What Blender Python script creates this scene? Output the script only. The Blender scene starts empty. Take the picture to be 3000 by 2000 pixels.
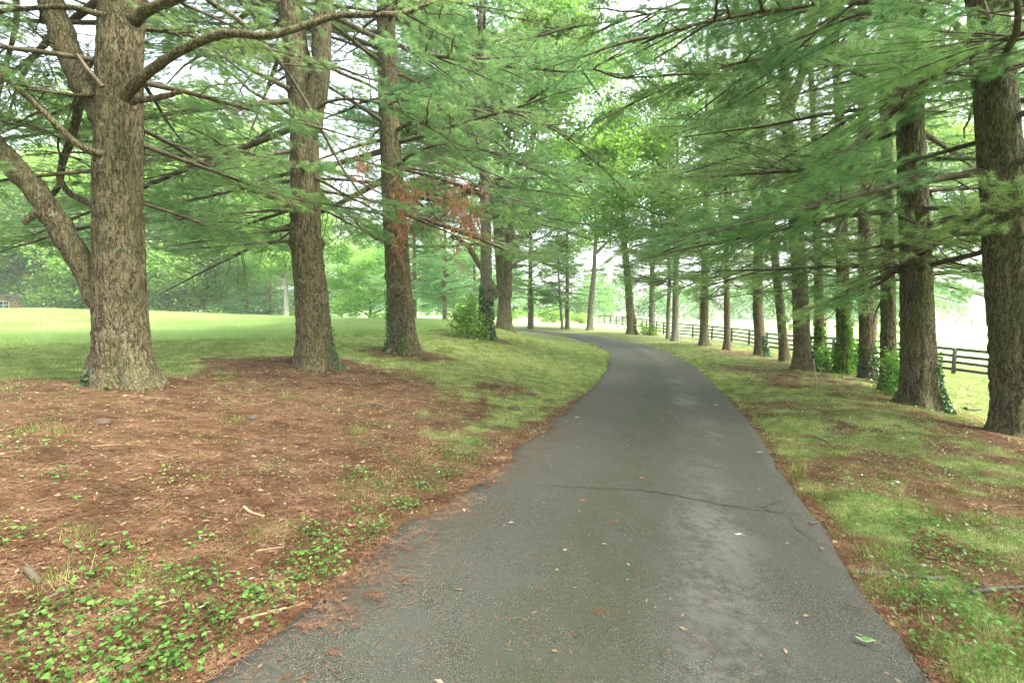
import bpy, math, numpy as np
from mathutils import Vector
sc = bpy.context.scene
COL = sc.collection
PI = math.pi

# ------------------------------------------------------------------ camera
PITCH = math.atan(100 / 1416.67)
CAM = np.array([0.0, 0.0, 1.6])
cam_data = bpy.data.cameras.new("camera")
cam_data.lens = 17.0; cam_data.sensor_width = 36.0
cam_data.clip_start = 0.05; cam_data.clip_end = 3000
cam = bpy.data.objects.new("camera", cam_data)
cam.location = CAM; cam.rotation_euler = (PI / 2 - PITCH, 0, 0)
COL.objects.link(cam); sc.camera = cam

# ------------------------------------------------------------------ world, sun, exposure
SUN_EL, SUN_AZ = 57.0, 112.0          # azimuth clockwise from +Y
world = bpy.data.worlds.new("World"); sc.world = world; world.use_nodes = True
wn = world.node_tree; wn.nodes.clear()
wo = wn.nodes.new("ShaderNodeOutputWorld"); bg = wn.nodes.new("ShaderNodeBackground")
sky = wn.nodes.new("ShaderNodeTexSky"); sky.sky_type = 'NISHITA'; sky.sun_disc = False
sky.sun_elevation = math.radians(SUN_EL); sky.sun_rotation = math.radians(SUN_AZ)
sky.air_density = 1.0; sky.dust_density = 4.0; sky.ozone_density = 1.0
hs = wn.nodes.new("ShaderNodeHueSaturation"); hs.inputs['Saturation'].default_value = 0.35
wn.links.new(sky.outputs[0], hs.inputs['Color']); wn.links.new(hs.outputs[0], bg.inputs['Color'])
bg.inputs['Strength'].default_value = 0.15
wn.links.new(bg.outputs[0], wo.inputs['Surface'])
sun_d = bpy.data.lights.new("sun", 'SUN'); sun_d.energy = 1.5; sun_d.angle = math.radians(14)
sun_d.color = (1.0, 0.96, 0.88)
sun = bpy.data.objects.new("sun", sun_d); COL.objects.link(sun)
_a = math.radians(SUN_AZ); _e = math.radians(SUN_EL)
sdir = Vector((math.sin(_a) * math.cos(_e), math.cos(_a) * math.cos(_e), math.sin(_e)))
sun.rotation_euler = sdir.to_track_quat('Z', 'Y').to_euler()
sun.location = (0, 0, 60)
sc.view_settings.view_transform = 'Standard'; sc.view_settings.look = 'None'
sc.view_settings.gamma = 1.0; sc.view_settings.use_curve_mapping = False
sc.view_settings.exposure = 2.9
sc.render.engine = 'CYCLES'
cy = sc.cycles
cy.max_bounces = 6; cy.diffuse_bounces = 4; cy.glossy_bounces = 2; cy.transmission_bounces = 4
cy.transparent_max_bounces = 8; cy.volume_bounces = 1; cy.caustics_reflective = False; cy.caustics_refractive = False
cy.use_denoising = True
try: cy.denoiser = 'OPENIMAGEDENOISE'
except Exception: pass
cy.use_adaptive_sampling = True; cy.adaptive_threshold = 0.015
cy.sample_clamp_indirect = 4.0

# ------------------------------------------------------------------ helpers
def rays(u, v):
    u = np.asarray(u, float); v = np.asarray(v, float)
    cx = (u - 1500) / 1416.67; cyy = (v - 1000) / 1416.67
    return cx, math.cos(PITCH) - cyy * math.sin(PITCH), -math.sin(PITCH) - cyy * math.cos(PITCH)
def P(u, v, Y):
    """world point seen at photo position (u, v) of 3000x2000 at forward distance Y"""
    a, b, c = rays(u, v); t = Y / b
    return np.array([a * t, Y + 0 * t, 1.6 + c * t])

def hash01(ix, iy, iz, seed):
    h = (ix.astype(np.int64) * 374761393 + iy.astype(np.int64) * 668265263 + iz.astype(np.int64) * 2147483647 + seed * 974634777) & 0xffffffff
    h = ((h ^ (h >> 13)) * 1274126177) & 0xffffffff
    h = ((h ^ (h >> 16)) * 2246822519) & 0xffffffff
    return ((h ^ (h >> 15)) & 0xffffff) / float(0xffffff)
def vnoise(x, y, z=0.0, seed=0):
    x, y, z = np.broadcast_arrays(np.asarray(x, float), np.asarray(y, float), np.asarray(z, float))
    ix, iy, iz = np.floor(x), np.floor(y), np.floor(z)
    fx, fy, fz = x - ix, y - iy, z - iz
    fx = fx * fx * (3 - 2 * fx); fy = fy * fy * (3 - 2 * fy); fz = fz * fz * (3 - 2 * fz)
    out = 0
    for a in (0, 1):
        for b in (0, 1):
            for c in (0, 1):
                w = (fx if a else 1 - fx) * (fy if b else 1 - fy) * (fz if c else 1 - fz)
                out = out + w * hash01(ix + a, iy + b, iz + c, seed)
    return out
def fbm(x, y, z=0.0, seed=0, o=4):
    r = 0; amp = 0.5; f = 1.0; s = 0
    for k in range(o):
        r = r + amp * vnoise(np.asarray(x) * f, np.asarray(y) * f, np.asarray(z) * f, seed + k); s += amp
        amp *= 0.5; f *= 2.03
    return r / s
def sstep(a, b, x):
    t = np.clip((x - a) / (b - a), 0, 1); return t * t * (3 - 2 * t)

def mesh_from(name, V, F, mats=(), midx=None, smooth=True):
    """V (n,3); F list of int arrays (m,k) (k may differ between arrays)"""
    if isinstance(F, np.ndarray): F = [F]
    F = [f for f in F if len(f)]
    me = bpy.data.meshes.new(name)
    V = np.ascontiguousarray(V, dtype=np.float32)
    nl = sum(f.size for f in F); npg = sum(len(f) for f in F)
    me.vertices.add(len(V)); me.vertices.foreach_set("co", V.ravel())
    me.loops.add(nl); me.loops.foreach_set("vertex_index", np.concatenate([f.ravel() for f in F]).astype(np.int32))
    me.polygons.add(npg)
    tot = np.concatenate([np.full(len(f), f.shape[1]) for f in F]).astype(np.int32)
    st = np.concatenate([[0], np.cumsum(tot)[:-1]]).astype(np.int32)
    me.polygons.foreach_set("loop_start", st)
    try: me.polygons.foreach_set("loop_total", tot)
    except Exception: pass
    if smooth: me.polygons.foreach_set("use_smooth", np.ones(npg, dtype=bool))
    for m in mats: me.materials.append(m)
    if midx is not None: me.polygons.foreach_set("material_index", np.asarray(midx, dtype=np.int32))
    me.update(calc_edges=True)
    return me
def link(name, me, parent=None, loc=None):
    o = bpy.data.objects.new(name, me); COL.objects.link(o)
    if parent is not None: o.parent = parent
    if loc is not None: o.location = loc
    return o
def tag(o, label=None, cat=None, group=None, kind=None):
    if label: o['label'] = label
    if cat: o['category'] = cat
    if group: o['group'] = group
    if kind: o['kind'] = kind
    return o
def empty(name, loc, label, cat, group=None):
    o = bpy.data.objects.new(name, None); COL.objects.link(o); o.location = [float(q) for q in loc]
    o.empty_display_size = 0.3
    return tag(o, label, cat, group)
class Geo:
    """collects verts / faces"""
    def __init__(s): s.V = []; s.F = {}; s.n = 0
    def add(s, V, F):
        V = np.asarray(V, float).reshape(-1, 3)
        F = np.asarray(F, int)
        if len(F): s.F.setdefault(F.shape[1], []).append(F + s.n)
        s.V.append(V); s.n += len(V)
    def mesh(s, name, mats, smooth=True):
        V = np.concatenate(s.V) if s.V else np.zeros((0, 3))
        return mesh_from(name, V, [np.concatenate(f) for f in s.F.values()], mats, smooth=smooth)
def unit(a): return a / np.maximum(np.linalg.norm(a, axis=-1, keepdims=True), 1e-9)

def tubes(Pt, R, seg=5, cap=True):
    """batch of tubes: Pt (B,K,3), R (B,K) -> V, F quads"""
    Pt = np.asarray(Pt, float); R = np.asarray(R, float)
    B, K, _ = Pt.shape
    T = np.gradient(Pt, axis=1); T = unit(T)
    mt = unit(Pt[:, -1] - Pt[:, 0] + 1e-6)
    ref = np.where(np.abs(mt[:, 2:3]) > 0.9, np.array([[1.0, 0, 0]]), np.array([[0, 0, 1.0]]))
    N = unit(np.cross(T, ref[:, None, :])); Bn = np.cross(T, N)
    a = np.arange(seg) * 2 * PI / seg
    V = Pt[:, :, None, :] + R[:, :, None, None] * (np.cos(a)[None, None, :, None] * N[:, :, None, :] + np.sin(a)[None, None, :, None] * Bn[:, :, None, :])
    idx = np.arange(B * K * seg).reshape(B, K, seg)
    nx = np.roll(idx, -1, axis=2)
    F = np.stack([idx[:, :-1], nx[:, :-1], nx[:, 1:], idx[:, 1:]], axis=-1).reshape(-1, 4)
    return V.reshape(-1, 3), F
def smooth_path(pts, K):
    """Catmull-Rom style resampling of a polyline (n,d) to K points"""
    pts = np.asarray(pts, float); n = len(pts)
    d = np.concatenate([[0], np.cumsum(np.linalg.norm(np.diff(pts[:, :3], axis=0), axis=1))])
    s = np.linspace(0, d[-1], K)
    i = np.clip(np.searchsorted(d, s, side='right') - 1, 0, n - 2)
    t = ((s - d[i]) / np.maximum(d[i + 1] - d[i], 1e-9))[:, None]
    m = np.zeros_like(pts)
    m[1:-1] = (pts[2:] - pts[:-2]) / np.maximum((d[2:] - d[:-2])[:, None], 1e-9)
    m[0] = (pts[1] - pts[0]) / max(d[1] - d[0], 1e-9); m[-1] = (pts[-1] - pts[-2]) / max(d[-1] - d[-2], 1e-9)
    h = (d[i + 1] - d[i])[:, None]
    return (2 * t**3 - 3 * t**2 + 1) * pts[i] + (t**3 - 2 * t**2 + t) * h * m[i] + (-2 * t**3 + 3 * t**2) * pts[i + 1] + (t**3 - t**2) * h * m[i + 1]
def box_vf(c, s, rz=0.0):
    c = np.asarray(c, float); sx, sy, sz = [q / 2 for q in s]
    v = np.array([[x, y, z] for x in (-sx, sx) for y in (-sy, sy) for z in (-sz, sz)])
    cr, sr = math.cos(rz), math.sin(rz)
    v = np.stack([v[:, 0] * cr - v[:, 1] * sr, v[:, 0] * sr + v[:, 1] * cr, v[:, 2]], 1) + c
    f = np.array([[0, 1, 3, 2], [4, 6, 7, 5], [0, 4, 5, 1], [2, 3, 7, 6], [0, 2, 6, 4], [1, 5, 7, 3]])
    return v, f

# ------------------------------------------------------------------ materials
def new_mat(name):
    m = bpy.data.materials.new(name); m.use_nodes = True
    nt = m.node_tree; nt.nodes.clear()
    return m, nt, nt.nodes.new("ShaderNodeOutputMaterial")
def nd(nt, typ, **kw):
    n = nt.nodes.new(typ)
    for k, v in kw.items():
        if k in n.inputs.keys() if hasattr(n.inputs, 'keys') else False: n.inputs[k].default_value = v
        else: setattr(n, k, v)
    return n
def ramp(nt, src, stops, interp='LINEAR'):
    r = nt.nodes.new("ShaderNodeValToRGB"); cr = r.color_ramp; cr.interpolation = interp
    while len(cr.elements) < len(stops): cr.elements.new(0.5)
    for e, (p, c) in zip(cr.elements, stops):
        e.position = p; e.color = (*c, 1) if len(c) == 3 else c
    nt.links.new(src, r.inputs[0]); return r
def mixc(nt, fac, a, b, mode='MIX'):
    n = nt.nodes.new("ShaderNodeMix"); n.data_type = 'RGBA'; n.blend_type = mode
    for sock, val in ((0, fac), (6, a), (7, b)):
        if isinstance(val, bpy.types.NodeSocket): nt.links.new(val, n.inputs[sock])
        elif isinstance(val, (int, float)): n.inputs[sock].default_value = val
        else: n.inputs[sock].default_value = (*val, 1)
    return n.outputs[2]
def noise(nt, co, scale, detail=3, rough=0.55, dist=0.0):
    n = nt.nodes.new("ShaderNodeTexNoise"); n.inputs['Scale'].default_value = scale
    n.inputs['Detail'].default_value = detail; n.inputs['Roughness'].default_value = rough
    n.inputs['Distortion'].default_value = dist
    nt.links.new(co, n.inputs['Vector']); return n
def mapping(nt, co, scale=(1, 1, 1), rot=(0, 0, 0), loc=(0, 0, 0)):
    m = nt.nodes.new("ShaderNodeMapping"); m.inputs['Scale'].default_value = scale
    m.inputs['Rotation'].default_value = rot; m.inputs['Location'].default_value = loc
    nt.links.new(co, m.inputs['Vector']); return m.outputs[0]
def math_n(nt, op, a, b=0.0, clamp=False):
    n = nt.nodes.new("ShaderNodeMath"); n.operation = op; n.use_clamp = clamp
    for k, val in ((0, a), (1, b)):
        if isinstance(val, bpy.types.NodeSocket): nt.links.new(val, n.inputs[k])
        else: n.inputs[k].default_value = val
    return n.outputs[0]
def principled(nt, out, col, rough=0.8, bump=None, spec=0.3):
    p = nt.nodes.new("ShaderNodeBsdfPrincipled")
    if isinstance(col, bpy.types.NodeSocket): nt.links.new(col, p.inputs['Base Color'])
    else: p.inputs['Base Color'].default_value = (*col, 1)
    if isinstance(rough, bpy.types.NodeSocket): nt.links.new(rough, p.inputs['Roughness'])
    else: p.inputs['Roughness'].default_value = rough
    p.inputs['Specular IOR Level'].default_value = spec
    if bump is not None: nt.links.new(bump, p.inputs['Normal'])
    nt.links.new(p.outputs[0], out.inputs['Surface']); return p
def bumpn(nt, h, strength=0.5, dist=0.02):
    b = nt.nodes.new("ShaderNodeBump"); b.inputs['Strength'].default_value = strength
    b.inputs['Distance'].default_value = dist; nt.links.new(h, b.inputs['Height']); return b.outputs[0]
def texco(nt, which='Object'):
    return nt.nodes.new("ShaderNodeTexCoord").outputs[which]

def bark_mat(name, dark, mid, light, moss=(0.10, 0.12, 0.035), moss_amt=0.5, lichen=0.5, scale=1.0):
    m, nt, out = new_mat(name); co = texco(nt)
    n0 = noise(nt, co, 2.2, 3)
    wob = mixc(nt, 0.16, co, n0.outputs['Color'])
    def ridge(sc3, det, w):
        n = noise(nt, mapping(nt, wob, sc3), 1.0, det, 0.55)
        r = math_n(nt, 'ABSOLUTE', math_n(nt, 'SUBTRACT', n.outputs[0], 0.5))
        return ramp(nt, r, [(0.0, (0, 0, 0)), (w, (1, 1, 1))]).outputs[0]
    f1 = ridge((20 * scale, 20 * scale, 3.2 * scale), 3.0, .07); f2 = ridge((48 * scale, 48 * scale, 13 * scale), 2.0, .09)
    fine = noise(nt, mapping(nt, co, (1, 1, .5)), 70 * scale, 5, 0.72)
    h = math_n(nt, 'ADD', math_n(nt, 'ADD', math_n(nt, 'MULTIPLY', f1, 0.34), math_n(nt, 'MULTIPLY', f2, 0.2)), math_n(nt, 'MULTIPLY', fine.outputs[0], 0.62))
    c = ramp(nt, h, [(0.40, dark), (0.68, mid), (0.98, light)])
    big = noise(nt, mapping(nt, co, (1, 1, .5)), 1.7, 4, 0.6)
    mossf = ramp(nt, big.outputs[0], [(0.42, (0, 0, 0)), (0.66, (moss_amt,) * 3)])
    c1 = mixc(nt, mossf.outputs[0], c.outputs[0], mixc(nt, 0.55, c.outputs[0], moss))
    li = noise(nt, mapping(nt, co, (1, 1, .8), loc=(3, 1, 2)), 13, 3, 0.5)
    lif = ramp(nt, li.outputs[0], [(0.62, (0, 0, 0)), (0.68, (lichen,) * 3)])
    c2 = mixc(nt, lif.outputs[0], c1, (0.20, 0.26, 0.17))
    principled(nt, out, c2, 0.9, bumpn(nt, h, 1.0, 0.035), 0.15)
    return m
BARK = bark_mat("pine_bark", (0.028, 0.023, 0.012), (0.112, 0.090, 0.048), (0.24, 0.20, 0.12))
BARK_G = bark_mat("grey_bark", (0.06, 0.055, 0.04), (0.16, 0.145, 0.105), (0.30, 0.28, 0.22), moss_amt=0.35)
BARK_M = bark_mat("mossy_bark", (0.025, 0.022, 0.011), (0.10, 0.088, 0.045), (0.22, 0.195, 0.11), moss_amt=0.6, lichen=.25)
BARK_P = bark_mat("pale_bark", (0.14, 0.13, 0.11), (0.33, 0.31, 0.27), (0.5, 0.48, 0.42), moss_amt=0.1, lichen=0.1)
def wood_mat(name, a, b):
    m, nt, out = new_mat(name); co = texco(nt)
    n = noise(nt, co, 6, 4, 0.6)
    c = ramp(nt, n.outputs[0], [(0.3, a), (0.7, b)])
    principled(nt, out, c.outputs[0], 0.9, bumpn(nt, noise(nt, co, 60, 3).outputs[0], 0.5, 0.004), 0.15); return m
TWIG = wood_mat("branch_bark", (0.045, 0.040, 0.024), (0.13, 0.112, 0.072))
DEADW = wood_mat("dead_wood", (0.09, 0.068, 0.04), (0.22, 0.17, 0.11))
GREYW = wood_mat("weathered_wood", (0.06, 0.052, 0.04), (0.16, 0.14, 0.11))
PALEW = wood_mat("peeled_wood", (0.22, 0.15, 0.08), (0.36, 0.27, 0.15))
def leaf_mat(name, c1, c2, c3, trans=0.45, scale=0.5, gloss=0.0, fine=7.0, sheen_rough=0.5):
    m, nt, out = new_mat(name); co = texco(nt)
    n = noise(nt, co, scale, 3, 0.6); n2 = noise(nt, co, fine, 2, 0.6)
    f = math_n(nt, 'ADD', math_n(nt, 'MULTIPLY', n.outputs[0], 0.6), math_n(nt, 'MULTIPLY', n2.outputs[0], 0.4))
    c = ramp(nt, f, [(0.36, c1), (0.5, c2), (0.64, c3)])
    oi = nt.nodes.new("ShaderNodeObjectInfo")
    hsn = nt.nodes.new("ShaderNodeHueSaturation")
    nt.links.new(math_n(nt, 'ADD', math_n(nt, 'MULTIPLY', oi.outputs['Random'], 0.035), 0.472), hsn.inputs['Hue'])
    nt.links.new(c.outputs[0], hsn.inputs['Color'])
    d = nt.nodes.new("ShaderNodeBsdfDiffuse"); t = nt.nodes.new("ShaderNodeBsdfTranslucent")
    nt.links.new(hsn.outputs[0], d.inputs[0]); nt.links.new(hsn.outputs[0], t.inputs[0])
    mx = nt.nodes.new("ShaderNodeMixShader"); mx.inputs[0].default_value = trans
    nt.links.new(d.outputs[0], mx.inputs[1]); nt.links.new(t.outputs[0], mx.inputs[2])
    last = mx.outputs[0]
    if gloss > 0:
        g = nt.nodes.new("ShaderNodeBsdfGlossy"); g.inputs['Roughness'].default_value = sheen_rough
        fr = nt.nodes.new("ShaderNodeFresnel"); fr.inputs[0].default_value = 1.4
        m2 = nt.nodes.new("ShaderNodeMixShader"); nt.links.new(math_n(nt, 'MULTIPLY', fr.outputs[0], gloss), m2.inputs[0])
        nt.links.new(last, m2.inputs[1]); nt.links.new(g.outputs[0], m2.inputs[2]); last = m2.outputs[0]
    nt.links.new(last, out.inputs['Surface']); return m
NEEDLE = leaf_mat("pine_needles", (0.125, 0.255, 0.10), (0.205, 0.37, 0.14), (0.34, 0.50, 0.17), 0.62)
NEEDLE_F = leaf_mat("far_pine_needles", (0.12, 0.26, 0.11), (0.18, 0.34, 0.14), (0.27, 0.43, 0.16), 0.6)
DEADN = leaf_mat("dead_needles", (0.28, 0.135, 0.07), (0.42, 0.21, 0.11), (0.52, 0.29, 0.16), 0.4, 2.0)
LEAF = leaf_mat("broad_leaves", (0.075, 0.20, 0.03), (0.12, 0.29, 0.05), (0.20, 0.38, 0.08), 0.55, 0.6)
LEAF_Y = leaf_mat("yellow_green_leaves", (0.10, 0.24, 0.04), (0.17, 0.33, 0.06), (0.28, 0.42, 0.10), 0.55, 0.6)
IVY = leaf_mat("ivy_leaves", (0.02, 0.07, 0.02), (0.04, 0.12, 0.03), (0.08, 0.20, 0.05), 0.3, 2.0, 0.12)
CLOVER = leaf_mat("clover_leaves", (0.03, 0.10, 0.02), (0.075, 0.215, 0.04), (0.20, 0.40, 0.11), 0.4, 9.0, 0.15, fine=45)
GRASS = leaf_mat("grass_blades", (0.05, 0.085, 0.02), (0.19, 0.27, 0.065), (0.50, 0.56, 0.22), 0.45, 2.6, fine=45)
FIELDG = leaf_mat("field_grass", (0.20, 0.34, 0.10), (0.28, 0.42, 0.15), (0.40, 0.51, 0.23), 0.5, 0.3)

# ------------------------------------------------------------------ road edges and terrain
def zroad(Y):
    return np.interp(Y, [-12, 0, 2, 9, 14, 20, 25, 35, 50, 90], [.25, 0, -.1, -.5, -.72, -.86, -.92, -.97, -1.0, -1.0])
def to_road(u, v):
    a, b, c = rays(u, v)
    lo, hi = 0.5, 90.0
    for _ in range(60):
        mid = (lo + hi) / 2
        if 1.6 + c * mid / b > zroad(mid): lo = mid
        else: hi = mid
    Y = (lo + hi) / 2
    return (a * Y / b, Y)
L3 = [(1531.6, 970), (1613, 979), (1688, 993), (1742.5, 1011.6), (1773, 1028.6), (1787, 1045.6), (1780, 1073), (1756, 1113.7), (1715, 1154.5),
      (1661, 1202), (1596, 1256.5), (1518, 1318), (1400, 1408), (1243, 1526), (1120, 1623), (1018, 1700), (932, 1776), (855, 1827), (760, 1919), (631, 2000)]
R3 = [(1540, 966.5), (1688, 979), (1790, 993), (1892, 1013), (1967, 1037), (2021, 1066), (2072, 1103.5), (2113, 1147.7), (2161, 1202),
      (2215, 1263), (2255, 1327.5), (2326, 1440), (2398, 1526.5), (2474, 1633.7), (2541, 1730.6), (2587, 1797), (2648, 1889), (2714, 2000)]
Lxy = [(-45, 66), (-25, 63), (-12, 60), (-5, 56.5)] + [to_road(*p) for p in L3] + [(-1.25, 0.0), (-1.2, -9)]
Rxy = [(-45, 69.5), (-24, 66.5), (-11, 63.6), (-3.5, 60.4)] + [to_road(*p) for p in R3] + [(1.8, 0.0), (1.8, -9)]
def densify(xy, n):
    p = np.array([(x, y, 0) for x, y in xy]); return smooth_path(p, n)[:, :2]
NR = 520
Le, Re = densify(Lxy, NR), densify(Rxy, NR)
_jl = (fbm(np.arange(NR) * .9, 0, 0, 5, 3) - .5) * .16 + (fbm(np.arange(NR) * .25, 3, 0, 6, 2) - .5) * .22
_jr = (fbm(np.arange(NR) * .9, 0, 0, 8, 3) - .5) * .10
_dir = unit(Re - Le)
Le = Le + _dir * (_jl * np.clip((60 - Le[:, 1]) / 40, .3, 1))[:, None]; Re = Re + _dir * _jr[:, None]
POLY = np.concatenate([Le, Re[::-1]])
def in_road(x, y):
    """signed distance to the road edge, positive inside"""
    x = np.asarray(x, float).ravel(); y = np.asarray(y, float).ravel()
    res = np.full(len(x), -9.0)
    near = np.where((x > -47) & (x < 12) & (y > -10) & (y < 72))[0]
    ax, ay = POLY[:, 0], POLY[:, 1]; bx, by = np.roll(ax, -1), np.roll(ay, -1)
    for i0 in range(0, len(near), 20000):
        ii = near[i0:i0 + 20000]; px, py = x[ii][:, None], y[ii][:, None]
        cond = (ay > py) != (by > py)
        xi = (bx - ax) * (py - ay) / np.where(by == ay, 1e-9, by - ay) + ax
        ins = (np.sum(cond & (px < xi), axis=1) % 2) == 1
        d = np.sqrt(np.min((px - ax) ** 2 + (py - ay) ** 2, axis=1))
        res[ii] = np.where(ins, d, -d)
    return res

CT = []
def cp(u, v, Y): CT.append(P(u, v, Y))
for q in range(0, NR, 13):
    for e in (Le, Re): CT.append(np.array([e[q, 0], e[q, 1], float(zroad(e[q, 1]))]))
for u, v, Y in [(0, 2000, 1.93), (0, 1600, 2.83), (0, 1300, 4.43), (0, 1150, 6.8), (365, 1130, 7.75), (500, 1400, 3.97), (900, 1300, 5.9), (700, 1150, 8.7),
                (925, 1078, 11.5), (1180, 1030, 15), (1425, 993, 22), (1475, 968, 29), (1600, 1010, 30), (1500, 1100, 13.3), (1300, 1200, 8.6),
                (1300, 957, 47), (1217, 955, 48), (1250, 946, 72), (100, 1012, 16.5), (600, 998, 17.5), (900, 967, 25), (100, 927, 55), (500, 931, 55), (-300, 927, 55), (100, 926, 75), (500, 929, 75), (-500, 926, 75),
                (850, 940, 50), (1030, 948, 48), (-400, 1010, 16), (-600, 935, 50), (-300, 1300, 4.5), (2854, 1105, 24), (2278, 1030, 37.5), (2180, 1008, 45), (1945, 980, 54.7),
                (1772, 948, 83), (2000, 943, 90), (2985, 1280, 7.9), (2700, 1190, 11), (2600, 1148, 13.3), (2540, 1115, 15.5), (2470, 1095, 17.5), (2350, 1088, 17.9),
                (2297, 1062, 21), (2228, 1042, 24.5), (2131, 1026, 28.5), (2062, 1013, 31), (1978, 999, 36), (1848, 979, 44), (1728, 968, 51), (1645, 964, 55),
                (1553, 962, 57), (3000, 1900, 2.5), (3000, 1400, 5.6), (3600, 1500, 5), (2800, 948, 95), (3500, 1150, 22), (3300, 1400, 9)]:
    cp(u, v, Y)
for x, y, z in [(-40, 100, -.2), (-80, 100, -.2), (-10, 95, -.8), (20, 110, -1.2), (60, 120, -1.6), (-50, 5, .7), (-60, 35, .9), (-30, -20, .5), (0, -25, .6), (30, -20, 0), (50, 10, -1.8),
                (90, 60, -1.9), (-150, 60, .6), (160, 60, -2.2), (0, 220, -1.5), (-160, 200, -.8), (160, 220, -2), (0, -120, 1), (-150, -80, 1.2), (150, -80, -1.5), (10, -9, 0.2), (-9, -9, .45), (-6, -2, .42), (6, -2, -.02),
                (-3.0, 0.5, .08), (3.4, 0.5, -.02)]:
    CT.append(np.array([x, y, z], float))
CT = np.array(CT)
def _U(r2): return 0.5 * r2 * np.log(r2 + 1e-9)
_n = len(CT)
_A = np.zeros((_n + 3, _n + 3)); _d2 = ((CT[:, None, :2] - CT[None, :, :2]) ** 2).sum(-1)
_A[:_n, :_n] = _U(_d2) + np.eye(_n) * 0.35
_A[:_n, _n] = 1; _A[:_n, _n + 1:] = CT[:, :2]; _A[_n, :_n] = 1; _A[_n + 1:, :_n] = CT[:, :2].T
_W = np.linalg.solve(_A, np.concatenate([CT[:, 2], [0, 0, 0]]))
def base_z(x, y):
    x = np.asarray(x, float); y = np.asarray(y, float); sh = x.shape
    x, y = x.ravel(), y.ravel(); xc = np.clip(x, -170, 170); yc = np.clip(y, -130, 230)
    out = np.empty(len(x))
    for i in range(0, len(x), 40000):
        a, b = xc[i:i + 40000], yc[i:i + 40000]
        out[i:i + 40000] = _U((a[:, None] - CT[:, 0]) ** 2 + (b[:, None] - CT[:, 1]) ** 2) @ _W[:_n] + _W[_n] + _W[_n + 1] * a + _W[_n + 2] * b
    return out.reshape(sh)
def ground_z(x, y, sd=None):
    x = np.asarray(x, float); y = np.asarray(y, float)
    z = base_z(x, y)
    if sd is None: sd = in_road(x, y).reshape(x.shape)
    off = sstep(0.02, 0.45, -sd)
    z = z + off * ((fbm(x * 1.6, y * 1.6, 0, 11, 3) - .5) * .07 + (fbm(x * .35, y * .35, 0, 12, 2) - .5) * .12 + 0.02)
    return z - 0.05 * sstep(0.03, 0.2, sd)
def gz(x, y): return float(ground_z(np.array([float(x)]), np.array([float(y)]))[0])
def hit(u, v):
    """where the photo's pixel meets the ground"""
    a, b, c = rays(u, v); Ys = np.geomspace(1.2, 100, 400)
    d = 1.6 + c * Ys / b - base_z(a * Ys / b, Ys)
    i = int(np.argmax(d < 0)) if (d < 0).any() else 399
    if i == 0: i = 1
    t = d[i - 1] / (d[i - 1] - d[i] + 1e-9); Y = Ys[i - 1] + t * (Ys[i] - Ys[i - 1])
    return float(a * Y / b), float(Y)

# pine-litter mask (0 grass .. 1 bare litter) by place
BL = [(-1.4, 7.4, 2.6, 3.4, 0, .85), (-.2, 9.8, 1.8, 2.6, 0, .5), (-2.2, 4.0, 4.4, 4.0, 0, 1.15), (-4.6, 5.6, 4.2, 3.2, 0, 1.1), (-5.6, 7.4, 1.7, 1.3, 0, 1.2), (-3.4, 9.2, 3.0, 2.6, 0, 1.0), (-4.66, 11.2, 2.4, 1.7, 0, 1.0), (-3.2, 14.6, 1.5, 1.0, 0, 1.0),
      (-1, 22, 1.1, .9, 0, .7), (8.3, 7.6, 2.0, 1.3, 0, 1.0), (5.5, 4.4, 3.4, 3.0, 0, .62), (6.3, 8.6, 4.2, 3.4, 0, .52), (7.2, 9.8, 2.8, 1.2, 0, .62), (9.5, 11.3, 2.2, 1.2, 0, .75), (8.6, 14.5, 2.0, 2.2, 0, .7), (10.4, 18, 3, 3.5, 0, .65), (13, 25, 3, 4.5, 0, .6),
      (-5, 1.5, 5, 3, 0, 1.0), (3.6, 2.4, 1.7, 1.6, 0, .8), (14, 34, 3, 4, 0, .5)]
def litter(x, y, sd):
    m = np.zeros_like(np.asarray(x, float))
    for cx, cyy, rx, ry, _, w in BL:
        d = np.sqrt(((x - cx) / rx) ** 2 + ((y - cyy) / ry) ** 2)
        m = np.maximum(m, w * (1 - sstep(.55, 1.35, d)))
    n = fbm(x * .9, y * .9, 0, 21, 4)
    n2 = fbm(x * 3.3, y * 3.3, 0, 22, 4)
    m = m + ((n - .5) * 1.2 + (n2 - .5) * 1.5) * np.clip(m * 3, 0, 1) * np.where(m > .95, .4, 1) + .35 * (n2 - .45) * (m < .3)
    left = (x < 0.5 + .0 * y)
    # green strip that follows the left road edge
    strip = np.exp(-((-sd - .75) / .5) ** 2) * (x < 3) * sstep(1.4, 2.6, y)
    m = m - strip * .38 * (0.6 + n)
    # bare rim hard against the asphalt
    m = np.maximum(m, np.exp(-((sd + .05) / .13) ** 2) * (1 - sstep(9, 16, y)))
    return np.clip(m, 0, 1)

def axis_pts(lo, hi, c0, c1, fine, grow):
    a = list(np.arange(c0, c1, fine)); s = fine
    while a[-1] < hi: s *= grow; a.append(a[-1] + s)
    s = fine; b = [a[0]]
    while b[-1] > lo: s *= grow; b.append(b[-1] - s)
    return np.array(b[:0:-1] + a)
gx = axis_pts(-300, 300, -11, 12, .09, 1.06); gy = axis_pts(-150, 320, 0.5, 17, .09, 1.05)
GX, GY = np.meshgrid(gx, gy)
SD = in_road(GX, GY).reshape(GX.shape)
GZ = ground_z(GX, GY, SD)
LM = litter(GX, GY, SD)
nxx, nyy = len(gx), len(gy)
idx = np.arange(nxx * nyy).reshape(nyy, nxx)
FQ = np.stack([idx[:-1, :-1], idx[:-1, 1:], idx[1:, 1:], idx[1:, :-1]], -1).reshape(-1, 4)

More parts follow.
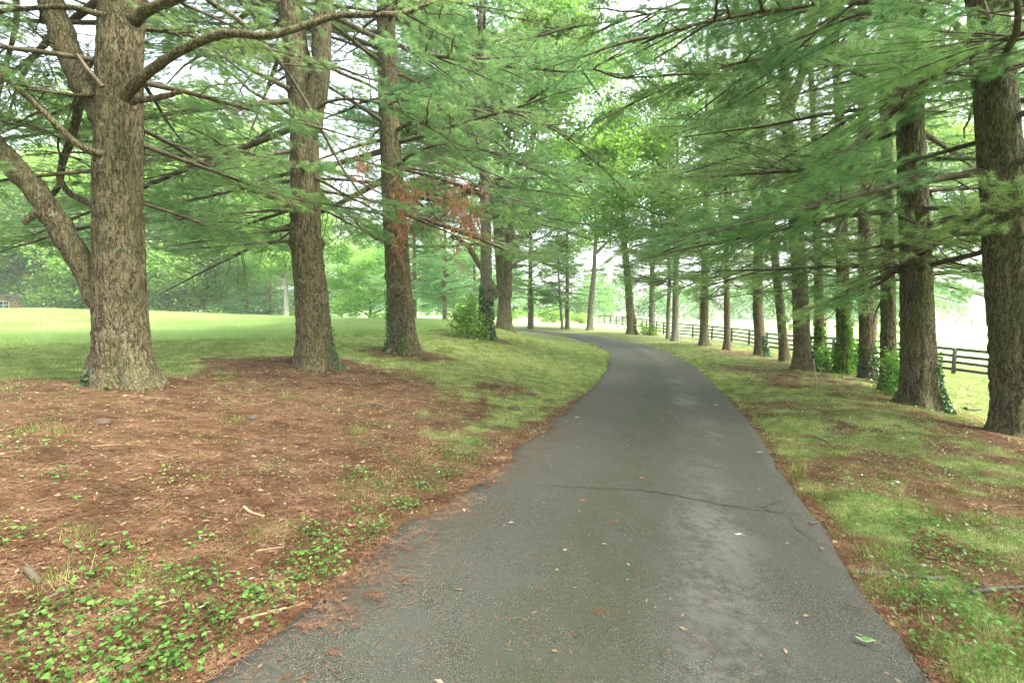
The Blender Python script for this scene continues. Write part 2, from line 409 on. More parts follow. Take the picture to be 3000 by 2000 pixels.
m, nt, out = new_mat("ground_cover"); co = texco(nt)
at = nt.nodes.new("ShaderNodeAttribute"); at.attribute_name = "litter"
fm = nt.nodes.new("ShaderNodeAttribute"); fm.attribute_name = "field"
nb = noise(nt, co, 5, 5, .7); nf0 = noise(nt, co, 60, 4, .75); nq = noise(nt, co, 16, 4, .8, .5)
class _N: pass
nf = _N(); nf.outputs = [math_n(nt, 'ADD', math_n(nt, 'MULTIPLY', nf0.outputs[0], .5), math_n(nt, 'MULTIPLY', nq.outputs[0], .5))]; nm = noise(nt, co, 1.2, 4, .6)
lit_c = ramp(nt, math_n(nt, 'ADD', math_n(nt, 'MULTIPLY', nb.outputs[0], .45), math_n(nt, 'MULTIPLY', nf.outputs[0], .55)),
             [(.38, (0.026, 0.018, 0.010)), (.48, (0.074, 0.047, 0.024)), (.55, (0.125, 0.083, 0.044)), (.62, (0.24, 0.18, 0.115))])
gr_c = ramp(nt, math_n(nt, 'ADD', math_n(nt, 'MULTIPLY', nb.outputs[0], .4), math_n(nt, 'MULTIPLY', nf.outputs[0], .6)),
            [(.4, (0.036, 0.038, 0.016)), (.5, (0.115, 0.145, 0.044)), (.6, (0.27, 0.32, 0.115))])
gr2 = mixc(nt, ramp(nt, nm.outputs[0], [(.45, (0, 0, 0)), (.7, (.45, .45, .45))]).outputs[0], gr_c.outputs[0], (0.22, 0.23, 0.09))
fi_c = ramp(nt, nb.outputs[0], [(.3, (0.22, 0.36, 0.11)), (.7, (0.34, 0.46, 0.18))])
gr3 = mixc(nt, fm.outputs['Fac'], gr2, fi_c.outputs[0])
edge = ramp(nt, math_n(nt, 'ADD', at.outputs['Fac'], math_n(nt, 'MULTIPLY', math_n(nt, 'SUBTRACT', nf.outputs[0], .5), 2.4)), [(.24, (0, 0, 0)), (.66, (1, 1, 1))])
drift = ramp(nt, noise(nt, mapping(nt, co, (1, 1.6, 1)), .8, 4, .65, .5).outputs[0], [(.36, (.62, .58, .55)), (.55, (1, 1, 1)), (.7, (1.25, 1.2, 1.1))])
lit_d = mixc(nt, 1.0, lit_c.outputs[0], drift.outputs[0], 'MULTIPLY')
gc = mixc(nt, edge.outputs[0], gr3, lit_d)
principled(nt, out, gc, .95, bumpn(nt, nf.outputs[0], .8, .02), .1)
GROUND_M = m
me = mesh_from("ground", np.stack([GX, GY, GZ], -1).reshape(-1, 3), FQ, [GROUND_M])
a = me.attributes.new("litter", 'FLOAT', 'POINT'); a.data.foreach_set("value", LM.ravel().astype(np.float32))
def field_mask(x, y):
    # hay field on the left beyond the mown lawn, and the sunny paddock beyond the fence
    edge_y = 16.5 + 3.2 * sstep(-16, -2, x) + 8 * sstep(-7, 0, x) + (fbm(x * .3, 0, 0, 31, 2) - .5) * 1.0
    lf = sstep(-.6, .6, y - edge_y) * (1 - sstep(-3.5, -1.0, x - (-.12 * (y - 20)))) * (x < 3)
    rf = sstep(-2.0, 5.0, x - np.interp(y, [-20, 8, 24, 45, 60, 85, 120], [16, 16, 18.5, 17.5, 14, 6, -2]))
    c = sstep(60, 66, y) * (1 - sstep(-1, 0, -x - 5)) * (x > -12)
    return np.clip(np.maximum(np.maximum(lf, rf * .5), c * .7), 0, 1)
a = me.attributes.new("field", 'FLOAT', 'POINT'); a.data.foreach_set("value", field_mask(GX, GY).ravel().astype(np.float32))
tag(link("ground", me), kind='structure')

# road sheet
m, nt, out = new_mat("asphalt"); co = texco(nt)
ac = nt.nodes.new("ShaderNodeAttribute"); ac.attribute_name = "across"
sp = noise(nt, co, 130, 3, .8); s2 = noise(nt, co, 14, 4, .6); s3 = noise(nt, co, 1.3, 6, .68, .8); s4 = noise(nt, mapping(nt, co, (1, .35, 1)), 2.4, 4, .65, .4)
b0 = ramp(nt, sp.outputs[0], [(.34, (0.014, 0.015, 0.009)), (.5, (0.049, 0.049, 0.036)), (.6, (0.105, 0.103, 0.077)), (.68, (0.25, 0.24, 0.19))])
b1 = mixc(nt, ramp(nt, s3.outputs[0], [(.42, (0, 0, 0)), (.56, (1, 1, 1))]).outputs[0], b0.outputs[0], mixc(nt, .5, b0.outputs[0], (0.070, 0.070, 0.055)))
# moss film down the crown of the drive
mossm = ramp(nt, ac.outputs['Fac'], [(.28, (0, 0, 0)), (.44, (1, 1, 1)), (.56, (1, 1, 1)), (.64, (0, 0, 0))])
mossn = ramp(nt, math_n(nt, 'ADD', math_n(nt, 'MULTIPLY', s4.outputs[0], .6), math_n(nt, 'MULTIPLY', s2.outputs[0], .4)), [(.42, (0, 0, 0)), (.56, (1, 1, 1))])
b2 = mixc(nt, math_n(nt, 'MULTIPLY', mossm.outputs[0], mossn.outputs[0]), b1, mixc(nt, .5, b1, (0.038, 0.046, 0.018)))
worn = ramp(nt, ac.outputs['Fac'], [(.58, (0, 0, 0)), (.68, (1, 1, 1)), (.76, (1, 1, 1)), (.86, (0, 0, 0))])
wn2 = ramp(nt, math_n(nt, 'ADD', math_n(nt, 'MULTIPLY', s4.outputs[0], .6), math_n(nt, 'MULTIPLY', s2.outputs[0], .4)), [(.46, (0, 0, 0)), (.58, (.8, .8, .8))])
b3 = mixc(nt, math_n(nt, 'MULTIPLY', math_n(nt, 'MULTIPLY', worn.outputs[0], wn2.outputs[0]), ramp(nt, noise(nt, co, .28, 3, .6).outputs[0], [(.42, (.25, .25, .25)), (.56, (1, 1, 1))]).outputs[0]), b2, mixc(nt, .6, b2, (0.18, 0.18, 0.148)))
vc = nt.nodes.new("ShaderNodeTexVoronoi"); vc.feature = 'DISTANCE_TO_EDGE'; vc.inputs['Scale'].default_value = .9
nt.links.new(mixc(nt, .25, co, s3.outputs['Color']), vc.inputs['Vector'])
edgez = ramp(nt, ac.outputs['Fac'], [(.03, (1, 1, 1)), (.16, (0, 0, 0)), (.84, (0, 0, 0)), (.97, (1, 1, 1))])
crk = math_n(nt, 'MULTIPLY', ramp(nt, vc.outputs['Distance'], [(.0, (.6, .6, .6)), (.006, (0, 0, 0))]).outputs[0], edgez.outputs[0])
b4 = mixc(nt, crk, b3, (0.02, 0.02, 0.018))
hh = math_n(nt, 'SUBTRACT', sp.outputs[0], crk)
principled(nt, out, b4, .78, bumpn(nt, hh, .5, .008), .18)
ROAD_M = m
KA = 25
tt = np.linspace(0, 1, KA)
RP = Le[:, None, :] * (1 - tt)[None, :, None] + Re[:, None, :] * tt[None, :, None]
rz = base_z(RP[..., 0], RP[..., 1]) + 0.012 + 0.03 * (1 - (2 * tt - 1) ** 4)[None, :] + (fbm(RP[..., 0] * .7, RP[..., 1] * .7, 0, 3, 2) - .5) * .03 * (1 - (2 * tt - 1) ** 2)[None, :]
rv = np.concatenate([RP, rz[..., None]], -1)
skirtL = np.concatenate([RP[:, :1] - _dir[:, None, :] * .02, rz[:, :1, None] - .08], -1)
skirtR = np.concatenate([RP[:, -1:] + _dir[:, None, :] * .02, rz[:, -1:, None] - .08], -1)
rv = np.concatenate([skirtL, rv, skirtR], 1)
ri = np.arange(NR * (KA + 2)).reshape(NR, KA + 2)
rf = np.stack([ri[:-1, :-1], ri[1:, :-1], ri[1:, 1:], ri[:-1, 1:]], -1).reshape(-1, 4)
me = mesh_from("driveway", rv.reshape(-1, 3), rf, [ROAD_M])
acr = np.tile(np.concatenate([[0], tt, [1]]), (NR, 1))
a = me.attributes.new("across", 'FLOAT', 'POINT'); a.data.foreach_set("value", acr.ravel().astype(np.float32))
tag(link("road", me), kind='structure')
def road_z(x, y): return float(base_z(np.array([x]), np.array([y]))[0]) + .045

# cracks across the drive: thin dark sunk seams
def seam(pts, w, name="road_crack"):
    xy = np.array([hit(*p) for p in pts]); p3 = smooth_path(np.concatenate([xy, np.zeros((len(xy), 1))], 1), 140)
    n = len(p3); p3[:, 1] += (fbm(np.arange(n) * .35, 1, 0, 44, 3) - .5) * .07
    d = unit(np.gradient(p3[:, :2], axis=0)); nrm = np.stack([-d[:, 1], d[:, 0]], 1)
    ww = w * (0.4 + 1.2 * fbm(np.arange(n) * .6, 7, 0, 45, 2)) * np.sin(np.linspace(.15, PI - .15, n)) ** .5
    a = p3[:, :2] + nrm * ww[:, None]; b = p3[:, :2] - nrm * ww[:, None]
    # find cross position to sit on the cambered sheet
    def zz(q):
        d = in_road(q[:, 0], q[:, 1]); k = np.argmin(((Le[None] + Re[None]) / 2 - q[:, None]).__pow__(2).sum(-1), 1)
        wd = np.linalg.norm(Re[k] - Le[k], axis=1); t = np.clip(((q - Le[k]) * (Re[k] - Le[k])).sum(1) / wd ** 2, 0, 1)
        return base_z(q[:, 0], q[:, 1]) + .012 + .03 * (1 - (2 * t - 1) ** 4) + (fbm(q[:, 0] * .7, q[:, 1] * .7, 0, 3, 2) - .5) * .03 * (1 - (2 * t - 1) ** 2) + .006
    V = np.concatenate([np.c_[a, zz(a)], np.c_[b, zz(b)]])
    i = np.arange(n - 1); F = np.stack([i, i + 1, i + 1 + n, i + n], 1)
    return V, F
mcr, nt, out = new_mat("crack_dark"); principled(nt, out, noise(nt, texco(nt), 40).outputs['Color'], .95)
nt.nodes.clear(); out = nt.nodes.new("ShaderNodeOutputMaterial")
principled(nt, out, ramp(nt, noise(nt, texco(nt), 30, 3).outputs[0], [(.4, (0.022, 0.023, 0.018)), (.65, (0.055, 0.065, 0.03))]).outputs[0], .95)
g = Geo()
for pts, w in [([(1540, 1432), (1720, 1441), (1880, 1447), (1980, 1462), (2110, 1489), (2260, 1508), (2380, 1516)], .007),
               ([(2310, 1512), (2335, 1560), (2400, 1600), (2470, 1640)], .003), ([(1520, 1316), (1420, 1425), (1600, 1437)], .003),
               ([(1830, 1133), (1900, 1141), (1990, 1140)], .005), ([(2280, 1480), (2240, 1500), (2300, 1512)], .003)]:
    V, F = seam(pts, w); g.add(V, F)
tag(link("road_crack", g.mesh("road_crack", [mcr])), kind='structure')

# ------------------------------------------------------------------ pine branches
DET = {'hi': dict(s2=6.0, s3=9.0, nt=4, m=16, ln=.12, w=.0048, seg=(7, 4, 3)),
       'mid': dict(s2=5.0, s3=7.0, nt=3, m=9, ln=.16, w=.011, seg=(5, 3, 3)),
       'lo': dict(s2=3.6, s3=5.0, nt=2, m=8, ln=.24, w=.022, seg=(4, 3, 3))}
def tufts(rng, pos, dr, m, ln, w):
    n = len(pos); pos = np.repeat(pos, m, 0); dr = np.repeat(dr, m, 0)
    r = rng.normal(size=(n * m, 3)); r -= (r * dr).sum(1, keepdims=True) * dr; r = unit(r)
    sp = rng.uniform(.25, .95, (n * m, 1))
    d = unit(dr + r * sp); d[:, 2] -= .12; d = unit(d)
    L = ln * rng.uniform(.7, 1.15, (n * m, 1))
    pos = pos + dr * rng.uniform(-.06, .03, (n * m, 1)) * (ln / .1)
    side = unit(np.cross(d, rng.normal(size=d.shape)))
    ww = w * rng.uniform(.7, 1.2, (n * m, 1)) / 2
    mid = pos + d * L * .5; tip = pos + d * L; tip[:, 2] -= L[:, 0] * .10
    return np.stack([pos - side * ww * .6, pos + side * ww * .6, mid + side * ww, tip, mid - side * ww], 1)[:, [0, 2, 3]] if False else np.stack([pos - side * ww, pos + side * ww, tip], 1)
def branch_proto(seed, L, det, bare=.35, dead=False, curl=1.0):
    """one limb along +X: returns wood V,F and needle triangles (n,3,3)"""
    D = DET[det]; rng = np.random.default_rng(seed)
    K = 9; t = np.linspace(0, 1, K)
    up = rng.uniform(-.12, .10); droop = rng.uniform(.06, .16) * curl
    main = np.stack([L * t, np.cumsum(rng.normal(0, .035, K)) * L * .22, L * (up * t - droop * t ** 2 + .10 * np.maximum(t - .6, 0))], 1)
    main[0] = 0
    r0 = .010 * L + .006
    W = Geo(); v, f = tubes(main[None], (r0 * (1 - .85 * t) + .003)[None], D['seg'][0]); W.add(v, f)
    n2 = max(4, int(L * D['s2'])); ts = np.sort(rng.uniform(.12, .97, n2))
    side = np.where(np.arange(n2) % 2 == 0, 1, -1)
    ang = np.radians(rng.uniform(38, 72, n2)) * side
    l2 = (L * .42 * (1 - ts) ** .75 + .18) * rng.uniform(.6, 1.15, n2)
    l2 *= np.where(ts < .3, .75, 1)
    base2 = np.stack([np.interp(ts, t, main[:, k]) for k in range(3)], 1)
    md = unit(main[-1] - main[0])
    d2 = np.stack([np.cos(ang), np.sin(ang), rng.uniform(-.22, .25, n2)], 1); d2 = unit(d2)
    k2 = np.linspace(0, 1, 5)
    P2 = base2[:, None] + d2[:, None] * (l2[:, None] * k2)[..., None]
    P2[..., 0] += (l2[:, None] * .18 * k2 ** 2); P2[..., 2] -= l2[:, None] * rng.uniform(.0, .22, (n2, 1)) * k2 ** 2
    P2 += rng.normal(0, .012, P2.shape) * k2[None, :, None] * l2[:, None, None] * 2
    v, f = tubes(P2, (.0030 + .0055 * l2)[:, None] * (1 - .75 * k2)[None], D['seg'][1]); W.add(v, f)
    tp, td, b3, d3l, l3l = [], [], [], [], []
    for i in range(n2):
        n3 = max(3, int(l2[i] * D['s3'])); t3 = np.sort(rng.uniform(.2, 1.0, n3))
        pb = np.stack([np.interp(t3, k2, P2[i, :, k]) for k in range(3)], 1)
        dd = unit(P2[i, -1] - P2[i, 0]); a3 = np.radians(rng.uniform(25, 60, n3)) * np.where(np.arange(n3) % 2, 1, -1)
        c, s = np.cos(a3), np.sin(a3)
        d3 = np.stack([dd[0] * c - dd[1] * s, dd[0] * s + dd[1] * c, dd[2] + rng.uniform(-.15, .35, n3)], 1)
        l3 = (.10 + .26 * l2[i] * (1 - t3 * .7)) * rng.uniform(.6, 1.2, n3)
        b3.append(pb); d3l.append(unit(d3)); l3l.append(l3)
    b3 = np.concatenate(b3); d3 = np.concatenate(d3l); l3 = np.concatenate(l3l)
    e3 = b3 + d3 * l3[:, None]
    k3 = np.array([0, .5, 1.0]); P3 = b3[:, None] + d3[:, None] * (l3[:, None] * k3)[..., None]
    P3[:, 1, 2] += l3 * .04
    if det != 'lo':
        v, f = tubes(P3, np.tile(np.array([.0032, .0025, .0016]), (len(P3), 1)), 3); W.add(v, f)
    if dead: return np.concatenate(W.V), {k: np.concatenate(x) for k, x in W.F.items()}, np.zeros((0, 3, 3))
    ends = np.linspace(.45, 1.0, D['nt'])
    tp = np.concatenate([b3 + d3 * (l3 * e)[:, None] for e in ends] + [P2[:, -1], P2[:, -2], main[-2:]])
    td = np.concatenate([d3] * D['nt'] + [unit(P2[:, -1] - P2[:, -2])] * 2 + [np.tile(md, (2, 1))])
    far = np.linalg.norm(tp, axis=1) / L
    keep = rng.uniform(size=len(tp)) < sstep(bare * .6, bare * 1.25, far)
    N = tufts(rng, tp[keep], td[keep], D['m'], D['ln'], D['w'])
    return np.concatenate(W.V), {k: np.concatenate(x) for k, x in W.F.items()}, N
_PB = {}
def proto(det, L, k, dead=False):
    key = (det, L, k, dead)
    if key not in _PB: _PB[key] = branch_proto(1000 + k * 17 + int(L * 10), L, det, bare=(.22, .35, .5)[k % 3], dead=dead)
    return _PB[key]
def rotm(az, pitch, roll=0.0):
    ca, sa, cp_, sp_, cr, sr = math.cos(az), math.sin(az), math.cos(pitch), math.sin(pitch), math.cos(roll), math.sin(roll)
    Rz = np.array([[ca, -sa, 0], [sa, ca, 0], [0, 0, 1]]); Ry = np.array([[cp_, 0, -sp_], [0, 1, 0], [sp_, 0, cp_]]); Rx = np.array([[1, 0, 0], [0, cr, -sr], [0, sr, cr]])
    return Rz @ Ry @ Rx
class Crown:
    def __init__(s): s.W = Geo(); s.N = []
    def put(s, det, L, k, org, R, dead=False, scale=None):
        Ls = min((1.6, 3.0, 5.0, 7.5), key=lambda q: abs(q - L)); sc_ = L / Ls
        V, F, N = proto(det, Ls, k, dead)
        V = (V * sc_) @ R.T + org
        for kk, f in F.items(): s.W.F.setdefault(kk, []).append(f + s.W.n)
        s.W.V.append(V); s.W.n += len(V)
        if len(N): s.N.append((N * sc_) @ R.T + org)
    def objs(s, root, nm='needles', mat=None, wm=None):
        o1 = o2 = None
        if s.W.n: o1 = link("branches", s.W.mesh("branches", [wm or TWIG]), root)
        if s.N:
            N = np.concatenate(s.N).astype(np.float32); n = len(N)
            me = mesh_from(nm, N.reshape(-1, 3), np.arange(n * 3).reshape(n, 3), [mat or NEEDLE], smooth=False)
            o2 = link(nm, me, root)
        return o1, o2

def pine_crown(rng, axis, H, h0, Lmax, det, step=.5, per=4, dead_below=0.0, avoid=None, prof=None, lowdead=.0, pit=0.0):
    """axis(h)->(x,y) trunk centre. root-local"""
    C = Crown(); h = h0; 
    while h < H - .3:
        f = (h - h0) / (H - h0)
        for j in range(per):
            az = rng.uniform(0, 2 * PI)
            L = Lmax * (1 - f) ** .8 * rng.uniform(.55, 1.1) + .5
            hh = h + rng.uniform(-.25, .25)
            dead = (hh < dead_below and rng.uniform() < .8) or (rng.uniform() < lowdead and f < .45)
            if avoid is not None and avoid(az, hh, L): continue
            if dead: L *= .6
            pitch = rng.uniform(-.30, .28) + .45 * f + pit
            C.put(det, min(L, 9.0), int(rng.integers(0, 6)), np.array([*axis(hh), hh]), rotm(az, pitch, rng.uniform(-.6, .6)), dead)
        h += step * (1 + .5 * f)
    C.put(det, 1.6, 0, np.array([*axis(H - .6), H - .6]), rotm(0, 1.4))
    return C

def trunk_mesh(axis3, rad, K, S, seed, flare=.55, lobes=True, disp=.0, bumps=(), h0=-.35, name="trunk", mat=None, collars=()):
    """axis3(h)->(x,y,z) local, rad(h)"""
    H = rad.H; hs = np.concatenate([np.linspace(h0, 1.2, K // 3, endpoint=False), np.linspace(1.2, min(9, H), K // 2, endpoint=False), np.linspace(min(9, H), H, K - K // 3 - K // 2 + 1)])
    hs = np.unique(hs); K = len(hs); a = np.arange(S) * 2 * PI / S
    C = np.array([axis3(h) for h in hs]); r = np.array([rad(h) for h in hs])
    A, HH = np.meshgrid(a, hs); R = r[:, None] * np.ones_like(A)
    fl = np.exp(-np.maximum(HH, 0) / .30) * flare
    lob = .5 + .5 * np.sin(A * 4 + seed) * .6 + .35 * np.sin(A * 7 + seed * 2.1) + .3 * np.sin(A * 3 - seed)
    R = R * (1 + fl * (0.45 + .75 * lob)) if lobes else R
    cx_, cy_ = np.cos(A), np.sin(A)
    R = R * (1 + .10 * (fbm(cx_ * 1.2 + seed, cy_ * 1.2, HH * .8, seed, 3) - .5))
    if disp:
        n = vnoise(cx_ * r[:, None] * 17 + seed, cy_ * r[:, None] * 17, HH * 4.5 + vnoise(cx_ * 3, cy_ * 3, HH, 5) * 1.5, seed)
        rid = np.abs(2 * n - 1) ** .6
        n2 = vnoise(cx_ * r[:, None] * 40, cy_ * r[:, None] * 40, HH * 14, seed + 3)
        R = R + (disp * (rid - .6) + disp * .5 * (n2 - .5)) * np.clip(.55 + .5 * np.exp(-HH / 2.2), .3, 1.1)
    for (bh, ba, bs, bw) in bumps:
        da = (A - ba + PI) % (2 * PI) - PI
        R = R + bs * np.exp(-((HH - bh) / bw) ** 2 - (da * r[:, None] / (bw * 1.3)) ** 2)
    for (bh, bs, bw) in collars: R = R + bs * np.exp(-((HH - bh) / bw) ** 2) * (1 + .4 * np.sin(3 * A + bh))
    V = np.stack([C[:, 0:1] + R * cx_, C[:, 1:2] + R * cy_, C[:, 2:3] + 0 * R], -1).reshape(-1, 3)
    idx = np.arange(K * S).reshape(K, S); nx = np.roll(idx, -1, 1)
    F = np.stack([idx[:-1], nx[:-1], nx[1:], idx[1:]], -1).reshape(-1, 4)
    g = Geo(); g.add(V, F)
    return g.mesh(name, [mat or BARK])
class Rad:
    def __init__(s, d, H, p=.85): s.r0 = d / 2; s.H = H; s.p = p
    def __call__(s, h):
        return s.r0 * (1 - .86 * (max(h, 0) / s.H) ** s.p) * .94 + .01

def base_pt(u, v, Y):
    p = P(u, v, Y); return np.array([p[0], p[1], gz(p[0], p[1]) - .03])

TREES = {}
def pine(key, u, v, Y, d, label, H=22, utop=None, wob=.0, det=None, h0=4.0, Lmax=4.6, mat=None, group=None, cat="pine tree", name="pine_tree",
         seed=1, step=.5, per=4, flare=.5, bumps=(), collars=(), crown=True, ctl=None, dead_below=0.0, lowdead=.1, path=None, pit=0.0, S=None, K=None, shared=None, avoid=None, Htr=None):
    B = base_pt(u, v, Y)
    root = empty(name, B, label, cat, group)
    if path is None:
        ut = u if utop is None else utop
        top = P(ut, 0, Y); lean = (top[0] - B[0]) / (top[2] - B[2])
        fz = top[2] - B[2]
        ax = lambda h: (lean * h * (1 if h < fz else fz / max(h, .1)) + wob * math.sin(h * .45 + seed) * min(h, 3) / 3, wob * math.cos(h * .37 + seed) * min(h, 3) / 3 - wob * math.cos(seed) * min(h, 3) / 3)
    else:
        pp = np.array([P(a, b, Y) - B for a, b in path]); pp = pp[np.argsort(pp[:, 2])]
        ax = lambda h: (float(np.interp(h, pp[:, 2], pp[:, 0])), 0.0)
    ax3 = lambda h: (*ax(h), h)
    H_ = Htr or H; rad = Rad(d, H_)
    if det is None: det = 'hi' if Y < 19 else ('mid' if Y < 45 else 'lo')
    nearby = Y < 19
    link("trunk", trunk_mesh(ax3, rad, K or (330 if nearby else 70), S or (110 if nearby else 28), seed, flare, True, (.042 if nearby else .014), bumps, mat=mat, collars=collars), root)
    rng = np.random.default_rng(seed)
    if shared is not None:
        for nm, me in shared:
            c = link(nm, me, root); c.rotation_euler[2] = rng.uniform(0, 2 * PI)
        C = None
    elif crown:
        if isinstance(avoid, tuple):
            half, hmax = avoid; toc = math.atan2(-B[1], -B[0])
            avoid = lambda az, hh, L: hh < hmax and abs((az - toc + PI) % (2 * PI) - PI) < math.radians(half)
        C = pine_crown(rng, ax, H, h0, Lmax, det, step, per, dead_below, avoid, lowdead=lowdead, pit=pit)
    else: C = Crown()
    TREES[key] = dict(root=root, B=B, ax=ax, rad=rad, C=C, Y=Y, rng=rng, det=det)
    return TREES[key]
def finish(t, **k):
    if t['C'] is not None: t['C'].objs(t['root'], **k)
def limb(t, pts, r0, r1, name="limb", mat=None, sprays=0, t0=.35, sl=1.5, K=28, seg=10, sdet=None, label=None, rough=.06, dead=False, hang=0.0):
    """pts: (u, v, Y) photo positions at given distances; the limb is a part of tree t"""
    B = t['B']; q = np.array([P(a, b, c) - B for a, b, c in pts]); p = smooth_path(q, K); rng = t['rng']
    p[1:-1] += rng.normal(0, r0 * rough, (K - 2, 3))
    s = np.linspace(0, 1, K); R = (r0 * (1 - s) + r1 * s) * (1 + .30 * np.exp(-s / .05)) * (1 + .08 * (vnoise(s * 14, seed_of(name), 0, 3) - .5))
    R[-1] *= .6
    V, F = tubes(p[None], R[None], seg)
    g = Geo(); g.add(V, F); n = len(V); g.add(np.array([p[-1]]), np.zeros((0, 4), int))
    g.F.setdefault(3, []).append(np.array([[n - seg + i, n - seg + (i + 1) % seg, n] for i in range(seg)]))
    o = link(name, g.mesh(name, [mat or BARK]), t['root'])
    if label: o['label'] = label
    for i in range(sprays):
        tt_ = t0 + (1 - t0) * (i + rng.uniform(0, 1)) / sprays; tt_ = min(tt_, .99)
        org = np.array([np.interp(tt_, s, p[:, k]) for k in range(3)])
        j = min(int(tt_ * (K - 1)), K - 2); d = unit(p[j + 1] - p[j])
        az = math.atan2(d[1], d[0]) + (1 if i % 2 else -1) * math.radians(rng.uniform(25, 75))
        t['C'].put(sdet or t['det'], sl * rng.uniform(.6, 1.25) * (1.15 - .5 * tt_), int(rng.integers(0, 6)), org, rotm(az, rng.uniform(-.35, .25) - hang, rng.uniform(-.4, .4)), dead)
    if sprays and not dead:
        d = unit(p[-1] - p[-3]); t['C'].put(sdet or t['det'], sl, 1, p[-1], rotm(math.atan2(d[1], d[0]), math.asin(max(-1, min(1, d[2])))))
    return o
def seed_of(s): return (sum(map(ord, s)) % 97) * .37

# ---- the left row ----------------------------------------------------------------
GL = "pines along the left side of the drive"; GR = "pines along the right side of the drive"
def clear_view(u0, u1, vmax):  # unused helper kept simple
    return None
T1 = pine('T1', 365, 1130, 7.75, .79, "massive near-left pine with a thick leaning fork and lichen-spotted bark", path=[(365, 1130), (350, 880), (345, 500), (352, 200), (358, 0), (360, -400)], H=24, h0=6.0, Lmax=6.0,
          seed=3, group=GL, flare=.62, avoid=(95, 8.5), bumps=((3.35, -1.6, .05, .10), (2.75, -1.5, .045, .09), (1.7, 0.1, .03, .12)), lowdead=.3, per=4, step=.6)
limb(T1, [(330, 960, 7.75), (285, 860, 7.7), (215, 730, 7.6), (135, 605, 7.5), (60, 510, 7.4), (-40, 400, 7.3), (-160, 250, 7.2), (-230, 80, 7.1)], .185, .13, name="leaning_fork", seg=28, K=50, sprays=5, t0=.75, sl=2.2)
limb(T1, [(330, 380, 7.75), (285, 300, 7.75), (230, 215, 7.8), (180, 100, 7.85), (150, 0, 7.9), (120, -160, 8), (100, -400, 8.1)], .20, .13, name="upper_fork", seg=20, K=40, sprays=6, t0=.5, sl=2.4)
limb(T1, [(365, 285, 7.35), (395, 250, 7.2), (430, 215, 7.1), (510, 160, 7.0), (590, 120, 6.9), (680, 98, 6.9), (780, 105, 7.0), (850, 90, 7.1), (920, 65, 7.2), (1000, 45, 7.3), (1180, 38, 7.6), (1320, -20, 8.0)], .068, .032, sprays=5, t0=.72, sl=1.3, K=40)
limb(T1, [(390, 60, 7.3), (440, 25, 7.2), (520, 0, 7.1), (620, -60, 7.0), (760, -160, 7)], .075, .03, sprays=8, t0=.2, sl=1.7)
limb(T1, [(320, 50, 7.5), (280, 40, 7.5), (200, 22, 7.4), (80, 25, 7.3), (-40, 32, 7.1), (-200, 0, 6.9)], .045, .02, sprays=8, t0=.35, sl=1.3)
limb(T1, [(320, 68, 8.0), (280, 67, 8), (150, 65, 8), (0, 62, 8.1), (-150, 90, 8.2)], .038, .018, sprays=8, t0=.25, sl=1.3)
limb(T1, [(310, 450, 7.5), (275, 447, 7.4), (200, 400, 7.3), (120, 320, 7.2), (40, 250, 7.1), (0, 218, 7.1), (-120, 120, 7)], .055, .022, sprays=6, t0=.4, sl=1.2)
limb(T1, [(262, 285, 8.3), (235, 300, 8.3), (222, 360, 8.3), (205, 420, 8.3), (185, 470, 8.3), (178, 530, 8.3), (210, 570, 8.3), (262, 600, 8.2), (310, 640, 8)], .062, .045, name="limb", K=40)
limb(T1, [(180, 535, 8.3), (165, 555, 8.3), (148, 580, 8.3)], .05, .035, name="broken_stub")
limb(T1, [(310, 275, 7.6), (240, 280, 7.5), (150, 268, 7.4), (60, 250, 7.3), (-80, 215, 7.2)], .03, .012, sprays=8, t0=.15, sl=1.1)
limb(T1, [(385, 297, 7.4), (440, 290, 7.3), (490, 280, 7.25), (537, 266, 7.2)], .048, .033, name="broken_stub")
limb(T1, [(300, 255, 7.4), (262, 210, 7.3), (225, 158, 7.25)], .035, .018, name="broken_stub", mat=DEADW)
limb(T1, [(165, 100, 8.0), (120, 150, 8.1), (70, 210, 8.1), (40, 290, 8.2), (15, 360, 8.2), (-40, 430, 8.2)], .03, .012, sprays=6, t0=.2, sl=1.1)
limb(T1, [(45, -60, 7.9), (48, 60, 7.9), (38, 110, 7.9), (20, 180, 7.9), (5, 245, 7.9), (-15, 320, 7.9)], .04, .025, K=30)
limb(T1, [(310, 520, 7.6), (250, 480, 7.7), (170, 448, 7.8), (45, 440, 7.9)], .015, .007, sprays=4, sl=.8, dead=True)
limb(T1, [(310, 415, 7.6), (200, 410, 7.7), (90, 370, 7.8), (0, 343, 7.9), (-80, 330, 7.9)], .017, .008, sprays=7, sl=1.2, t0=.3)
limb(T1, [(128, 612, 7.42), (95, 632, 7.35), (68, 655, 7.3)], .05, .04, name="broken_stub")
limb(T1, [(420, 85, 8.0), (480, 92, 8.1), (560, 105, 8.2), (700, 130, 8.4)], .035, .012, sprays=9, t0=.15, sl=1.4)
limb(T1, [(560, -60, 7.2), (610, 0, 7.3), (700, 60, 7.6), (800, 160, 8), (860, 240, 8.3), (920, 340, 8.6), (990, 470, 9.0), (1060, 570, 9.2), (1100, 597, 9.3)], .040, .018, mat=GREYW, sprays=6, t0=.3, sl=.9, dead=True, K=34)
for az, hh, L in [(2.2, 3.6, 3.2), (1.5, 4.2, 3.8), (2.8, 4.6, 3.2), (.9, 3.9, 3.6), (3.4, 3.4, 2.8), (.3, 4.8, 3.6), (1.9, 5.2, 3.6), (3.0, 2.6, 2.6), (2.5, 5.6, 3.4), (3.7, 5.0, 3.4), (1.2, 3.0, 2.6)]:
    T1['C'].put('hi', L, int(az * 7) % 6, np.array([*T1['ax'](hh), hh]), rotm(az, -.05), False)
finish(T1)

